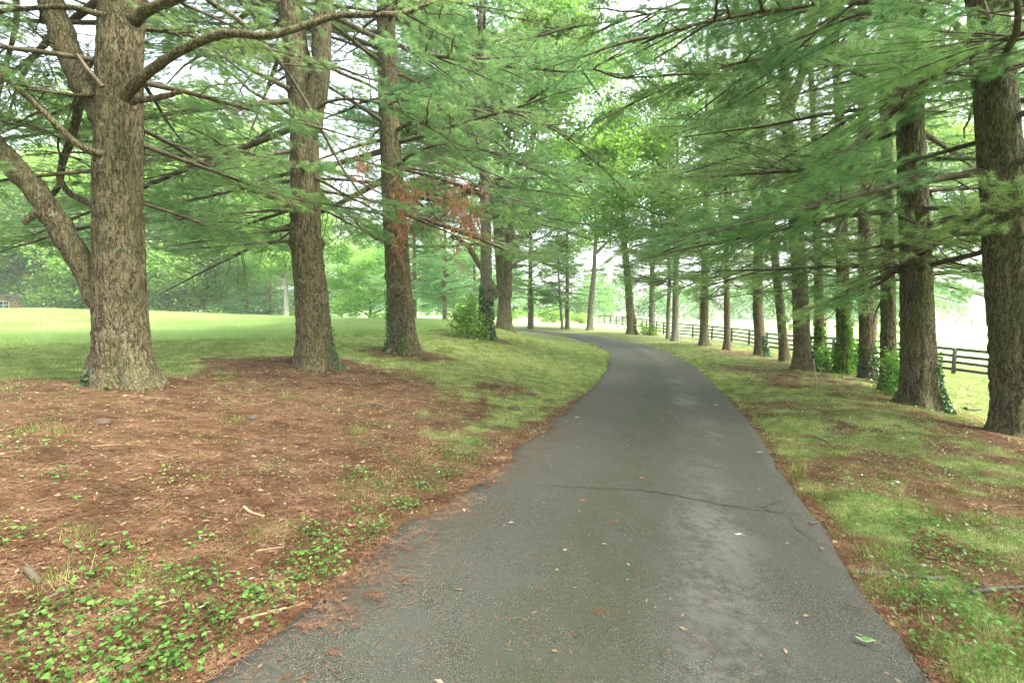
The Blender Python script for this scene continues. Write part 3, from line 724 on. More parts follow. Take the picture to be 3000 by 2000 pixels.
T2 = pine('T2', 925, 1078, 11.5, .84, "second pine on the left, ridged straight trunk that splits in two high up", path=[(927, 1078), (912, 850), (895, 700), (893, 450), (888, 310), (862, 120), (848, 0), (820, -300)], H=25, h0=4.6, Lmax=7.0,
          seed=7, group=GL, flare=.5, avoid=(60, 10), per=3, bumps=((2.95, 3.0, .12, .10), (2.95, .1, .10, .10), (1.35, -1.6, .03, .12)), lowdead=.35, step=.5)
limb(T2, [(905, 370, 11.4), (925, 300, 11.4), (938, 200, 11.4), (942, 100, 11.4), (955, -50, 11.4), (970, -300, 11.4)], .24, .15, name="second_stem", seg=24, K=30)
limb(T2, [(850, 262, 11.2), (790, 232, 11.1), (730, 200, 11), (600, 120, 10.6), (510, 70, 10.3), (400, -20, 10)], .05, .02, sprays=9, t0=.25, sl=1.6, dead=False)
limb(T2, [(855, 338, 11.2), (800, 300, 11.1), (740, 270, 11), (670, 210, 10.7), (600, 160, 10.4)], .045, .016, sprays=7, t0=.3, sl=1.3)
limb(T2, [(870, 488, 11.2), (820, 470, 11), (760, 455, 10.8), (670, 432, 10.5), (590, 390, 10.2), (500, 350, 10), (415, 330, 9.8)], .034, .012, sprays=5, t0=.4, sl=.7, dead=True)
limb(T2, [(870, 615, 11.2), (845, 600, 11), (815, 582, 10.9), (785, 572, 10.8), (735, 555, 10.7)], .12, .045, name="broken_stub", K=14)
limb(T2, [(860, 362, 11.2), (830, 352, 11), (782, 345, 10.9)], .075, .045, name="broken_stub", K=10)
limb(T2, [(925, 522, 11.2), (960, 540, 11), (1010, 570, 10.8), (1080, 605, 10.6), (1150, 650, 10.5)], .035, .014, sprays=5, t0=.3, sl=.8, dead=True)
limb(T2, [(930, 500, 11.3), (985, 480, 11.2), (1050, 470, 11.1), (1120, 490, 11)], .03, .012, sprays=6, t0=.25, sl=1.1)
limb(T2, [(955, 40, 11.0), (1010, 65, 10.6), (1080, 100, 10.2), (1167, 133, 9.8), (1265, 161, 9.4), (1420, 186, 9.0), (1553, 200, 8.7), (1665, 210, 8.5), (1742, 203, 8.4), (1812, 228, 8.3), (1900, 225, 8.2)], .055, .014, sprays=20, t0=.28, sl=1.5, K=50, hang=.15)
limb(T2, [(925, 180, 11.2), (1000, 215, 11), (1100, 260, 10.7), (1180, 330, 10.4), (1300, 400, 10.1), (1400, 500, 9.8)], .04, .012, sprays=12, t0=.3, sl=1.5, K=36, hang=.1)
limb(T2, [(915, 330, 11.2), (960, 300, 11), (1040, 290, 10.8), (1130, 310, 10.6), (1250, 370, 10.3)], .035, .012, sprays=9, t0=.3, sl=1.4)
for az, hh, L in [(3.2, 3.3, 3.2), (2.9, 3.8, 3.6), (3.6, 3.0, 2.8), (2.4, 3.4, 3.0), (3.9, 3.7, 3.2), (-1.2, 4.6, 3.0), (-.4, 3.9, 2.6), (.2, 4.2, 3.0), (1.2, 3.9, 3.0), (3.3, 4.4, 3.4)]:
    T2['C'].put('hi', L, int(abs(az) * 7) % 6, np.array([*T2['ax'](hh), hh]), rotm(az, -.08), False)
finish(T2)

T3 = pine('T3', 1180, 1030, 15, .88, "third pine on the left with ivy at its foot and rust-coloured dead sprays", path=[(1182, 1030), (1168, 830), (1160, 700), (1148, 500), (1138, 300), (1130, 0), (1120, -300)], H=26, h0=4.3, Lmax=8.0,
          seed=11, group=GL, avoid=(55, 9), per=3, bumps=((2.35, 3.1, .07, .12),), step=.5, lowdead=.25)
limb(T3, [(1140, 690, 14.7), (1110, 700, 14.5), (1075, 680, 14.3), (1050, 660, 14.2), (1038, 640, 14.1)], .07, .035, name="limb", K=16, sprays=4, t0=.5, sl=.9, dead=True)
limb(T3, [(1165, 480, 14.8), (1230, 440, 14.4), (1320, 420, 14), (1420, 440, 13.6), (1520, 480, 13.3)], .05, .014, sprays=14, t0=.2, sl=1.8, K=30, hang=.1)
limb(T3, [(1165, 380, 14.8), (1260, 330, 14.2), (1380, 310, 13.6), (1500, 330, 13), (1620, 380, 12.6), (1700, 440, 12.4)], .05, .014, sprays=16, t0=.2, sl=1.8, K=30, hang=.1)
limb(T3, [(1170, 590, 14.7), (1230, 570, 14.4), (1290, 575, 14.2), (1350, 600, 14)], .035, .014, sprays=8, t0=.2, sl=1.2)
finish(T3)
# rust-coloured dead needles hanging from its low limbs
rng = np.random.default_rng(5); Nn = []
tw = Geo()
for cu, cv, su, sv, Yc, n in [(1180, 610, 22, 45, 12.9, 110), (1165, 725, 15, 28, 12.9, 25), (1345, 620, 34, 60, 12.6, 150), (1290, 570, 55, 30, 12.8, 30), (1060, 500, 22, 55, 12.4, 60), (1390, 655, 20, 28, 12.8, 60), (1220, 560, 34, 26, 12.9, 50)]:
    for _ in range(n):
        p = P(cu + rng.normal() * su, cv + rng.normal() * sv, Yc + rng.normal() * .25) - T3['B']
        d = unit(np.array([rng.normal() * .35 + .12, rng.normal() * .3, -1.0])); L = rng.uniform(.12, .3)
        q = p + d * L; tw_p = np.stack([p + d * L * k + rng.normal(0, .004, 3) for k in (0, .5, 1)]); V, F = tubes(tw_p[None], np.array([[.004, .003, .002]]), 3); tw.add(V, F)
        pos = p + d * rng.uniform(0, 1, (4, 1)) * L
        Nn.append(tufts(rng, pos, np.tile(d, (4, 1)), 8, .085, .010))
Nn = np.concatenate(Nn)
o = link("dead_needles", mesh_from("dead_needles", Nn.reshape(-1, 3), np.arange(len(Nn) * 3).reshape(-1, 3), [DEADN], smooth=False), T3['root']); o['label'] = "rust-coloured dead needle sprays"; o['kind'] = 'stuff'
link("dead_twigs", tw.mesh("dead_twigs", [TWIG]), o)['kind'] = 'stuff'

T4 = pine('T4', 1425, 993, 22, .62, "fourth pine on the left, grey scaly trunk rising out of a leafy shrub", path=[(1425, 993), (1424, 700), (1420, 500), (1415, 200), (1410, -200)], H=26, h0=6.6, Lmax=8.0, seed=15, mat=BARK_G, group=GL, step=.55, lowdead=.2, det='mid',
          collars=((3.1, .03, .08), (5.3, .04, .1), (7.2, .03, .1)), K=180, S=48)
limb(T4, [(1410, 570, 21.8), (1385, 560, 21.6), (1350, 545, 21.4), (1310, 535, 21.2), (1240, 545, 21)], .12, .05, sprays=8, t0=.3, sl=1.8)
limb(T4, [(1405, 608, 21.8), (1350, 605, 21.6), (1290, 600, 21.3), (1215, 598, 21)], .045, .02, sprays=6, t0=.3, sl=1.4)
limb(T4, [(1408, 715, 21.8), (1360, 716, 21.5), (1320, 722, 21.2), (1280, 722, 21), (1240, 725, 20.7), (1200, 718, 20.4)], .06, .025, sprays=6, t0=.4, sl=1.5)
limb(T4, [(1440, 640, 21.8), (1470, 628, 21.6), (1500, 623, 21.3), (1570, 632, 21), (1640, 645, 20.6), (1700, 655, 20.3)], .055, .02, sprays=12, t0=.25, sl=1.5, hang=.15)
limb(T4, [(1440, 575, 21.8), (1500, 590, 21.5), (1560, 610, 21), (1600, 625, 20.8)], .035, .014, sprays=8, t0=.25, sl=1.3)
limb(T4, [(1440, 480, 21.8), (1520, 470, 21.3), (1600, 480, 20.8), (1680, 520, 20.3)], .04, .014, sprays=12, t0=.2, sl=1.8, hang=.1)
finish(T4)

for k_, (x_, y_, g_, lab) in enumerate([(-6.6, 1.6, GL, "unseen pine added left beside the viewpoint to shade the foreground"), (-6.4, -5.5, GL, "unseen pine added left behind the viewpoint to shade the foreground"),
                                       (7.9, 1.9, GR, "unseen pine added right beside the viewpoint to shade the foreground"), (7.4, -4.8, GR, "unseen pine added right behind the viewpoint to shade the foreground")]):  # out-of-view pines added to keep the foreground in shade
    B_ = np.array([x_, y_, gz(x_, y_) - .03]); r_ = empty("pine_tree", B_, lab, "pine tree", g_); rd = Rad(.7, 22)
    link("trunk", trunk_mesh(lambda h: (0, 0, h), rd, 60, 28, 70 + k_, .5, True, .012), r_)
    pine_crown(np.random.default_rng(70 + k_), lambda h: (0, 0), 24, 6.5 if y_ > 0 else 5.0, 4.2 if y_ > 0 else 6.5, 'mid', .6, 4).objs(r_)

# ---- the right row ---------------------------------------------------------------
R0 = pine('R0', 2985, 1275, 7.9, .73, "nearest pine on the right, dark smooth trunk cut by the photo's edge", path=[(2990, 1275), (2975, 1000), (2950, 700), (2925, 400), (2905, 150), (2890, 0), (2860, -300)], H=22, h0=3.8, Lmax=6.0, seed=21, group=GR, avoid=(40, 5.5), flare=.55, mat=BARK_M, step=.6, per=3, lowdead=.0)
limb(R0, [(2870, 30, 7.7), (2830, 90, 7.6), (2780, 180, 7.3), (2700, 240, 7.0), (2600, 330, 6.6)], .035, .012, sprays=12, t0=.2, sl=1.5, hang=.15)
limb(R0, [(2880, 180, 7.9), (2780, 60, 7.8), (2600, 10, 7.6), (2350, 20, 7.4), (2100, 60, 7.2), (1900, 110, 7.0)], .05, .014, sprays=22, t0=.2, sl=1.7, hang=.12, K=40)
finish(R0)
R1 = pine('R1', 2700, 1190, 11, .73, "second nearest right pine, thick furrowed trunk with ivy on its right flank", path=[(2698, 1190), (2690, 1000), (2680, 700), (2668, 400), (2660, 0), (2650, -300)], H=22, h0=3.3, Lmax=6.0, seed=23, group=GR, flare=.6, mat=BARK_M, bumps=((3.9, -1.6, .05, .15),), step=.7, per=3, lowdead=.05, pit=-.04)
limb(R1, [(2655, 330, 11), (2500, 210, 10.8), (2300, 170, 10.5), (2100, 200, 10.2), (1950, 260, 10)], .055, .014, sprays=22, t0=.2, sl=2.0, hang=.1, K=40)
limb(R1, [(2660, 80, 11), (2500, 30, 10.8), (2250, 40, 10.5), (2000, 30, 10.2), (1750, 70, 10)], .055, .014, sprays=24, t0=.2, sl=2.0, hang=.1, K=40)
finish(R1)
R2 = pine('R2', 2603, 1148, 13.3, .40, "slim pine tight against the thick furrowed one, bright shrub beside its foot", path=[(2603, 1148), (2600, 700), (2598, 400), (2590, 0), (2585, -300)], H=20, h0=3.2, Lmax=4.8, seed=25, group=GR, step=.75, per=2, lowdead=.35, pit=-.1, mat=BARK_M)
finish(R2)
R3 = pine('R3', 2542, 1115, 15.5, .48, "straight pine behind the fallen branch, third gap along the right row", path=[(2542, 1115), (2536, 800), (2530, 400), (2525, 0), (2520, -300)], H=21, h0=3.0, Lmax=4.8, seed=27, group=GR, step=.75, per=2, lowdead=.35, pit=-.1)
finish(R3)
R4 = pine('R4', 2470, 1095, 17.5, .50, "pine wrapped in dense green ivy to head height on the right", path=[(2472, 1095), (2468, 800), (2462, 400), (2440, 0), (2430, -300)], H=21, h0=3.4, Lmax=4.8, seed=29, group=GR, step=.75, per=2, lowdead=.35, pit=-.1)
finish(R4)
R5 = pine('R5', 2350, 1088, 18.2, .64, "tall double-trunked pine with a bent pale stick at its foot", path=[(2352, 1088), (2342, 800), (2318, 500), (2302, 300), (2288, 0), (2275, -300)], H=23, h0=4.2, Lmax=6.5, seed=31, group=GR, step=.65, per=3, pit=-.05, K=220, S=64)
limb(R5, [(2310, 330, 18.2), (2345, 230, 18.3), (2362, 150, 18.4), (2385, 60, 18.5), (2400, -60, 18.6)], .16, .10, name="second_stem", seg=16)
finish(R5)
R6 = pine('R6', 2400, 1085, 19.5, .40, "narrower ivy-footed pine just right of the tall double-trunked one", path=[(2402, 1085), (2398, 800), (2390, 500), (2378, 250), (2365, 0), (2350, -300)], H=21, h0=3.6, Lmax=4.8, seed=33, group=GR, step=.75, per=2, lowdead=.35, det='mid')
finish(R6)
R7 = pine('R7', 2297, 1062, 21.5, .42, "slim pine leaning to the left behind the tall double-trunked one", path=[(2300, 1062), (2285, 900), (2265, 700), (2240, 500), (2215, 350), (2180, 150), (2150, 0), (2110, -200)], H=20, h0=4, Lmax=6, seed=35, group=GR, step=.75, per=2, lowdead=.3, det='mid')
finish(R7)
R8 = pine('R8', 2228, 1042, 24.5, .58, "pine with a snapped-off second stem and long bare limbs on the right", path=[(2230, 1042), (2220, 900), (2222, 700), (2238, 560), (2238, 400), (2232, 200), (2228, 0)], H=19, h0=3.6, Lmax=5.0, seed=37, group=GR, step=.6, det='mid', dead_below=7, lowdead=.3)
limb(R8, [(2222, 660, 24.4), (2212, 600, 24.3), (2204, 540, 24.3), (2196, 500, 24.3), (2180, 480, 24.2)], .17, .17, name="snapped_stem", seg=14, K=20)
limb(R8, [(2240, 655, 24.3), (2150, 655, 24), (2050, 680, 23.6), (1960, 705, 23.2), (1900, 720, 23)], .06, .02, sprays=8, t0=.4, sl=1.8)
limb(R8, [(2240, 655, 24.3), (2180, 660, 24), (2100, 668, 23.6), (2020, 672, 23.2)], .045, .02, sprays=5, t0=.3, sl=1.2, dead=True)
limb(R8, [(2235, 480, 24.3), (2190, 490, 24), (2120, 480, 23.6), (2040, 500, 23), (1950, 560, 22.5), (1880, 640, 22)], .05, .015, sprays=10, t0=.25, sl=1.8)
limb(R8, [(2235, 585, 24.3), (2170, 590, 24), (2080, 600, 23.6)], .03, .012, sprays=5, t0=.3, sl=1.2, dead=True)
finish(R8)
R9 = pine('R9', 2131, 1026, 28.5, .42, "thinnest pine in front of the board fence, topped by a clump of upright stems", H=17, h0=3.2, Lmax=4.2, seed=39, group=GR, step=.6, det='mid', utop=2120, lowdead=.5)
for k, (a, b) in enumerate([(2112, 2096), (2130, 2126), (2140, 2150)]):
    limb(R9, [(2128, 745, 28.5), (a, 640, 28.4), (a, 500, 28.4), (b, 330, 28.4), (b, 150, 28.4)], .10, .05, name="upright_stem")
finish(R9)
R10 = pine('R10', 2062, 1013, 31, .60, "pine with an unbranched lower trunk before the board fence, mid-row", H=21, h0=4.0, Lmax=4.6, seed=41, group=GR, step=.6, det='mid', utop=2075, lowdead=.3)
finish(R10)
R11 = pine('R11', 1978, 999, 36, .58, "pine with a flared root fan, left of the two largest fence-side trunks", H=20, h0=4.2, Lmax=4.6, seed=43, group=GR, step=.6, det='mid', utop=1990, mat=BARK_G)
finish(R11)
R12 = pine('R12', 1910, 982, 43.5, .60, "far pine with grass tufts and pale moss round its foot, near the bend", H=20, h0=4.6, Lmax=4.6, seed=45, group=GR, step=.7, det='mid', utop=1915, mat=BARK_G)
finish(R12)
R13 = pine('R13', 1848, 979, 44, .86, "largest trunk at the outside of the bend, ivy up its right side", path=[(1850, 979), (1842, 850), (1828, 700), (1822, 560), (1820, 300), (1815, 0)], H=22, h0=6.5, Lmax=4.4, seed=47, group=GR, step=.7, det='mid')
finish(R13)

# ------------------------------------------------------------------ far pines that share crowns
def shared_pine(seed, H, h0, Lmax, det, step, per=4, ndm=None):
    rng = np.random.default_rng(seed); C = pine_crown(rng, lambda h: (0, 0), H, h0, Lmax, det, step, per)
    b = C.W.mesh("branches", [TWIG]); N = np.concatenate(C.N)
    n = mesh_from("needles", N.reshape(-1, 3), np.arange(len(N) * 3).reshape(-1, 3), [ndm or NEEDLE_F], smooth=False)
    return [("branches", b), ("needles", n)]
SP = [shared_pine(201, 19, 2.6, 4.6, 'lo', .55), shared_pine(202, 21, 3.4, 5.0, 'lo', .55), shared_pine(203, 16, .8, 4.4, 'lo', .5)]
GF = "pines beyond the bend"; GB = "evergreens at the back of the hay field"
for i, (u, v, Y, d, lab, k, mt, gr) in enumerate([
    (1553, 962, 57, .66, "lone straight pine standing beyond the road where it vanishes left", 1, BARK, GF),
    (1662, 963, 55, .56, "dark mossy trunk touching a thin pale one past the bend", 0, BARK_M, GF),
    (1303, 958, 47, .52, "pine with spreading roots on the lawn left of the leafy shrub", 0, BARK, "pines on the far lawn"),
    (1214, 956, 48, .55, "pine half hidden behind the third left trunk on the far lawn", 1, BARK, "pines on the far lawn"),
    (1390, 955, 64, .5, "pine far behind the lawn, seen left of the grey scaly trunk", 2, BARK, GF),
    (1480, 958, 78, .5, "faint pine in the gap right of the mossy multi-stemmed tree", 0, BARK, GF),
    (720, 908, 66, .5, "pale blue-green evergreen sweeping to the ground behind the hay field", 2, BARK, GB),
    (790, 912, 70, .5, "evergreen with low boughs just left of the pale bare trunk", 2, BARK, GB),
    (545, 905, 76, .5, "tall evergreen rising behind the middle of the hay field", 1, BARK, GB),
    (880, 925, 74, .5, "evergreen in the gap between the second and third left pines", 2, BARK, GB),
    (960, 932, 80, .5, "evergreen farthest back in that same gap, above the dark bush", 2, BARK, GB),
    (2420, 940, 120, .6, "hazy evergreen beyond the paddock, seen between right-hand trunks", 0, BARK, "evergreens beyond the paddock"),
    (2050, 935, 125, .6, "hazy evergreen beyond the far paddock fence", 2, BARK, "evergreens beyond the paddock")]):
    pine('F%d' % i, u, v, Y, d, lab, H=19 if k != 2 else 16, mat=mt, group=gr, seed=300 + i, shared=SP[k], K=40, S=18)
# thin pale companion stem
t = pine('F20', 1645, 964, 54.6, .34, "thin pale trunk leaning away from the dark mossy one past the bend", H=17, mat=BARK_G, group=GF, seed=330, path=[(1648, 964), (1642, 900), (1636, 800), (1632, 600), (1628, 300)], h0=6, Lmax=3, det='lo', step=.8)
finish(t)

# ------------------------------------------------------------------ broad-leaved trees
def leaf_quads(rng, C, size, up=.5, droop=.0):
    n = len(C); nrm = rng.normal(size=(n, 3)); nrm[:, 2] = np.abs(nrm[:, 2]) + up; nrm = unit(nrm)
    a = unit(np.cross(nrm, rng.normal(size=(n, 3)))); b = np.cross(nrm, a)
    s = size * rng.uniform(.65, 1.2, (n, 1))
    p0 = C - a * s * .5; p2 = C + a * s * .5; p2[:, 2] -= s[:, 0] * droop
    p1 = C + b * s * .42 - a * s * .08; p3 = C - b * s * .42 - a * s * .08
    return np.stack([p0, p1, p2, p3], 1)
def broad_skel(rng, H, R, h0, nl, sub):
    paths, rad, ends = [], [], []
    for i in range(nl):
        hb = h0 + (H * .72 - h0) * (i / nl) ** .9; az = i * 2.4 + rng.uniform(-.4, .4)
        f = (hb - h0) / (H - h0); L = R * math.sqrt(max(.1, 1 - (f * 1.05 - .25) ** 2)) * rng.uniform(.8, 1.1)
        k = np.linspace(0, 1, 6); rise = rng.uniform(.15, .55) + f * .7
        p = np.stack([np.cos(az) * L * k, np.sin(az) * L * k, hb + L * rise * k ** 1.1 + .0 * k], 1)
        p[1:] += rng.normal(0, .10, (5, 3)) * L * .35
        paths.append(p); rad.append((.05 + .012 * L) * (1 - .8 * k) + .01)
        for j in range(sub):
            t = rng.uniform(.3, 1); b = np.array([np.interp(t, k, p[:, q]) for q in range(3)])
            d = unit(np.array([math.cos(az + rng.normal() * .9), math.sin(az + rng.normal() * .9), rng.uniform(-.5, .8)])); l = L * rng.uniform(.2, .5)
            q = b + d * l * k[:, None]; q[:, 2] -= l * .15 * k ** 2
            paths.append(q); rad.append((.03 + .006 * l) * (1 - .8 * k) + .006); ends += [q[-1], q[3], q[4]]
        ends += [p[-1], p[-2]]
    return np.array(paths), np.array(rad), np.array(ends)
def broad_crown(seed, H, R, h0, nl, sub, leaves, size, mat, flat=.5, sk_r=1.0):
    rng = np.random.default_rng(seed); Pp, Rr, E = broad_skel(rng, H, R, h0, nl, sub)
    V, F = tubes(Pp, Rr * sk_r, 5); g = Geo(); g.add(V, F)
    c = E[rng.integers(0, len(E), leaves)]
    cid = rng.integers(0, len(E), leaves); c = E[cid]; rr = rng.uniform(.5, 1.1, len(E))[cid][:, None] * R * .17
    pts = c + rng.normal(size=(leaves, 3)) * rr * np.array([1, 1, flat])
    Q = leaf_quads(rng, pts, size)
    return [("branches", g.mesh("branches", [TWIG])), ("leaves", mesh_from("leaves", Q.reshape(-1, 3), np.arange(leaves * 4).reshape(-1, 4), [mat], smooth=False))]
def broad(name, B, d, H, label, cat, crown, group=None, mat=None, seed=1, lean=(0, 0), rot=None, sc_=1.0, trunkH=None, flare=.4, S=20, K=40):
    root = empty(name, B, label, cat, group)
    rad = Rad(d, trunkH or H * .9); ax3 = lambda h: (lean[0] * h + .04 * math.sin(h + seed), lean[1] * h, h)
    link("trunk", trunk_mesh(ax3, rad, K, S, seed, flare, True, .01, mat=mat or BARK_G), root)
    for nm, me in crown:
        c = link(nm, me, root); c.rotation_euler[2] = seed * 1.3 if rot is None else rot; c.scale = (sc_,) * 3
    return root
LEAF_B = leaf_mat("sunlit_far_leaves", (0.16, 0.33, 0.07), (0.24, 0.44, 0.10), (0.34, 0.52, 0.15), 0.62, 0.35, fine=1.5)  # far copy of the leaf colour, brightened to stand in for sunlight
BIG = [broad_crown(411, 31, 9.5, 1.2, 32, 9, 100000, .36, LEAF_B), broad_crown(412, 34, 10, 2.5, 32, 9, 100000, .36, LEAF_B)]
BC = [broad_crown(401, 17, 6.0, 1.2, 18, 6, 42000, .27, LEAF_B), broad_crown(402, 15, 5.6, 1.0, 18, 6, 42000, .27, LEAF_B), broad_crown(403, 19, 6.5, 2.6, 20, 6, 46000, .28, LEAF)]
GD = "leafy trees at the back of the hay field"
for i, (u, v, Y, d, lab, k, s_) in enumerate([
    (130, 903, 63, .55, "dark-trunked leafy tree in front of the brick house", 2, 1.0),
    (-130, 903, 60, .5, "bright leafy tree at the photo's far left edge", 2, 1.1),
    (30, 903, 82, .5, "tall leafy tree rising behind the brick house", 2, 1.15),
    (235, 905, 70, .5, "yellow-green low-sweeping tree right of the house, behind the forked pine", 1, .9),
    (330, 905, 84, .5, "tall leafy tree hidden behind the massive near-left trunk", 0, 1.2),
    (430, 908, 68, .5, "leafy tree just right of the massive near-left trunk, over the hay field", 0, .95),
    (500, 908, 86, .5, "tallest pale leafy tree above the hay field", 2, 1.2),
    (600, 910, 72, .5, "rounded leafy tree above the middle of the hay field", 1, 1.0),
    (660, 910, 88, .5, "leafy tree showing behind and above the rounded one", 2, 1.2),
    (780, 915, 86, .5, "tall leafy tree seen left of the second left pine", 0, 1.2),
    (1085, 941, 62, .42, "small bright leafy tree with a clean brown trunk by the white bench", 1, .75),
    (1000, 935, 84, .5, "big leafy tree behind the white bench", 0, 1.1),
    (1180, 945, 86, .5, "leafy tree behind the third left pine", 2, 1.0),
    (1330, 950, 92, .5, "leafy tree far back behind the leafy shrub", 0, 1.0)]):
    big = s_ >= 1.15 or i in (5, 7)
    broad("leafy_tree", base_pt(u, v, Y), d, 15 if not big else 28, lab, "tree", BIG[i % 2] if big else BC[k], GD, seed=20 + i, sc_=1.0 if big else s_, mat=BARK)
# pale bare-barked trunk at the back of the field
B = base_pt(838, 918, 62)
root = empty("pale_tree", B, "pale whitish trunk with broken bare twigs beside the second left pine", "tree")
link("trunk", trunk_mesh(lambda h: (.02 * h, 0, h), Rad(.75, 18), 50, 20, 5, .3, True, .01, mat=BARK_P), root)
tp = []
for a0, z0 in [(3.0, 4.6), (2.8, 5.2), (3.3, 5.5), (3.1, 6.3), (.2, 4.0)]:
    k = np.linspace(0, 1, 6)[:, None]; L = 2.2
    tp.append(np.array([math.cos(a0), -.3, 0]) * k * L + np.array([0, 0, z0]) + np.array([0, 0, -1.0]) * k ** 2 * L * .4)
V, F = tubes(np.array(tp), np.tile(np.linspace(.05, .02, 6), (len(tp), 1)), 5); g = Geo(); g.add(V, F); link("bare_branches", g.mesh("bare_branches", [DEADW]), root)
for nm, me in BC[0]:
    c = link(nm, me, root); c.location = (0, 0, 4.5); c.scale = (.8,) * 3
# field-edge undergrowth: individual shrubs
def shrub_mesh(seed, R, H, n, size, mat, clumps=14):
    rng = np.random.default_rng(seed); a = rng.uniform(0, 2 * PI, clumps); r = R * rng.uniform(.1, 1.0, clumps)
    C = np.stack([r * np.cos(a), r * np.sin(a), H * rng.uniform(.15, .85, clumps)], 1)
    wts = rng.uniform(.3, 1.6, clumps); ci = rng.choice(clumps, n, p=wts / wts.sum())
    pts = C[ci] + rng.normal(size=(n, 3)) * np.array([R * .20, R * .20, H * .10]) * wts[ci][:, None]; pts[:, 2] = np.maximum(pts[:, 2], .03)
    Q = leaf_quads(rng, pts, size)
    k = np.linspace(0, 1, 4); st = np.stack([np.outer(k ** 1.5, c) + np.array([0, 0, 0]) for c in C]); st[:, :, 2] = C[:, 2:3] * k
    V, F = tubes(st, np.tile(np.linspace(.018, .005, 4) * (R / 1.0) ** .5, (clumps, 1)), 4); g = Geo(); g.add(V, F)
    return [("stems", g.mesh("stems", [TWIG])), ("leaves", mesh_from("leaves", Q.reshape(-1, 3), np.arange(n * 4).reshape(-1, 4), [mat], smooth=False))]
SH = [shrub_mesh(501, 2.2, 2.2, 5000, .16, LEAF), shrub_mesh(502, 1.8, 1.6, 4000, .15, LEAF_Y), shrub_mesh(503, 1.6, 1.9, 5000, .13, IVY)]
def shrub(B, label, ms, s=1.0, group=None, name="shrub", rot=0.0):
    r = empty(name, B, label, "shrub", group)
    for nm, me in ms:
        c = link(nm, me, r); c.scale = (s,) * 3; c.rotation_euler[2] = rot
    return r
for i, (u, v, Y, k, s_, lab) in enumerate([
    (985, 942, 56, 2, .62, "round near-black bush at the far edge of the lawn, left of the white bench"),
    (1130, 943, 60, 0, .85, "dark green shrub hugging the left side of the third left trunk"),
    (1100, 947, 55, 1, .35, "low pale tuft of shrub right of the white bench"),
    (870, 922, 66, 1, 1.0, "bright shrub at the foot of the pale bare trunk"),
    (760, 915, 66, 2, .9, "shadowy shrub under the low evergreen boughs"),
    (690, 912, 68, 0, .9, "shrub left of the shadowy one under the field-edge trees"),
    (600, 911, 69, 2, .8, "dark shrub under the rounded leafy tree"),
    (520, 910, 69, 2, .9, "dark wide shrub at the middle of the far field edge"),
    (440, 909, 66, 0, .9, "shrub right of the massive near-left trunk at the field edge"),
    (190, 905, 64, 1, .8, "yellowish shrub right of the house tree"),
    (175, 905, 70, 2, .6, "dark shrub against the brick house wall"),
    (1700, 955, 82, 1, 1.0, "pale sunlit shrub between the fence pieces beyond the bend"),
    (1620, 952, 84, 1, 1.2, "pale sunlit shrub left of the paired trunks"),
    (1500, 955, 88, 1, 1.2, "pale shrub in the gap beyond the mossy tree")]):
    shrub(base_pt(u, v, Y), lab, SH[k], s_ * (1.5 if u < 900 else 1.1), "shrubs along the far edge", rot=i * 1.1)

# mossy multi-stemmed old tree behind the fourth pine
B = base_pt(1478, 966, 29.5); root = empty("maple_tree", B, "mossy old multi-stemmed broadleaf tree behind the grey scaly pine", "tree"); T5 = dict(root=root, B=B, rng=np.random.default_rng(77), det='mid', C=Crown())
link("trunk", trunk_mesh(lambda h: (.0, 0, h), Rad(1.15, 7.5, .7), 120, 60, 9, .45, True, .02, mat=BARK_M), root)
for q in ([(1470, 860, 29.5), (1462, 760, 29.4), (1455, 650, 29.3), (1458, 500, 29.2), (1450, 300, 29), (1440, 60, 29)], [(1478, 860, 29.4), (1475, 760, 29.3), (1478, 650, 29.2), (1482, 540, 29), (1490, 400, 29), (1500, 200, 29)],
          [(1486, 870, 29.4), (1490, 780, 29.3), (1495, 700, 29.2), (1505, 610, 29), (1530, 560, 28.8), (1560, 420, 28.6), (1580, 250, 28.5)], [(1462, 870, 29.4), (1420, 800, 29.3), (1388, 750, 29.2), (1370, 720, 29), (1320, 690, 28.8)],
          [(1470, 720, 29.8), (1440, 600, 30), (1400, 480, 30.2)]):
    limb(T5, q, .24, .11, name="stem", mat=BARK_M, seg=14)
limb(T5, [(1490, 790, 29), (1520, 765, 28.6), (1580, 745, 28.2), (1640, 715, 27.8), (1665, 700, 27.6)], .09, .04, mat=BARK_G)
limb(T5, [(1505, 688, 29), (1560, 700, 28.6), (1620, 735, 28.2), (1665, 765, 27.8)], .04, .015, mat=BARK_G)
for nm, me in BC[2]:
    c = link(nm, me, root); c.location = (0, 0, 7.0); c.scale = (.8,) * 3
# forked broadleaf tree at the bend
B = base_pt(1728, 968, 51); root = empty("leafy_tree", B, "forked broadleaf tree with airy crown standing at the bend before the fence gap", "tree"); T6 = dict(root=root, B=B, rng=np.random.default_rng(78), det='lo', C=Crown())
q = np.array([P(a, b, 51) - B for a, b in [(1728, 968), (1731, 900), (1740, 800), (1745, 700), (1745, 600)]])
link("trunk", trunk_mesh(lambda h: (float(np.interp(h, q[:, 2], q[:, 0])), 0, h), Rad(.82, 16, .8), 60, 26, 4, .35, True, .01, mat=BARK_G), root)
for qq in ([(1745, 640, 51), (1735, 560, 51), (1715, 500, 51), (1705, 400, 51)], [(1746, 620, 51), (1755, 560, 51), (1770, 480, 51), (1778, 380, 51)], [(1745, 690, 51), (1720, 640, 51), (1700, 600, 51)], [(1748, 740, 51), (1790, 700, 50.5), (1830, 690, 50)]):
    limb(T6, qq, .16, .07, name="stem", mat=BARK_G, seg=8)
for nm, me in broad_crown(404, 20, 5.5, 9, 14, 5, 15000, .22, LEAF_Y):
    link(nm, me, root)
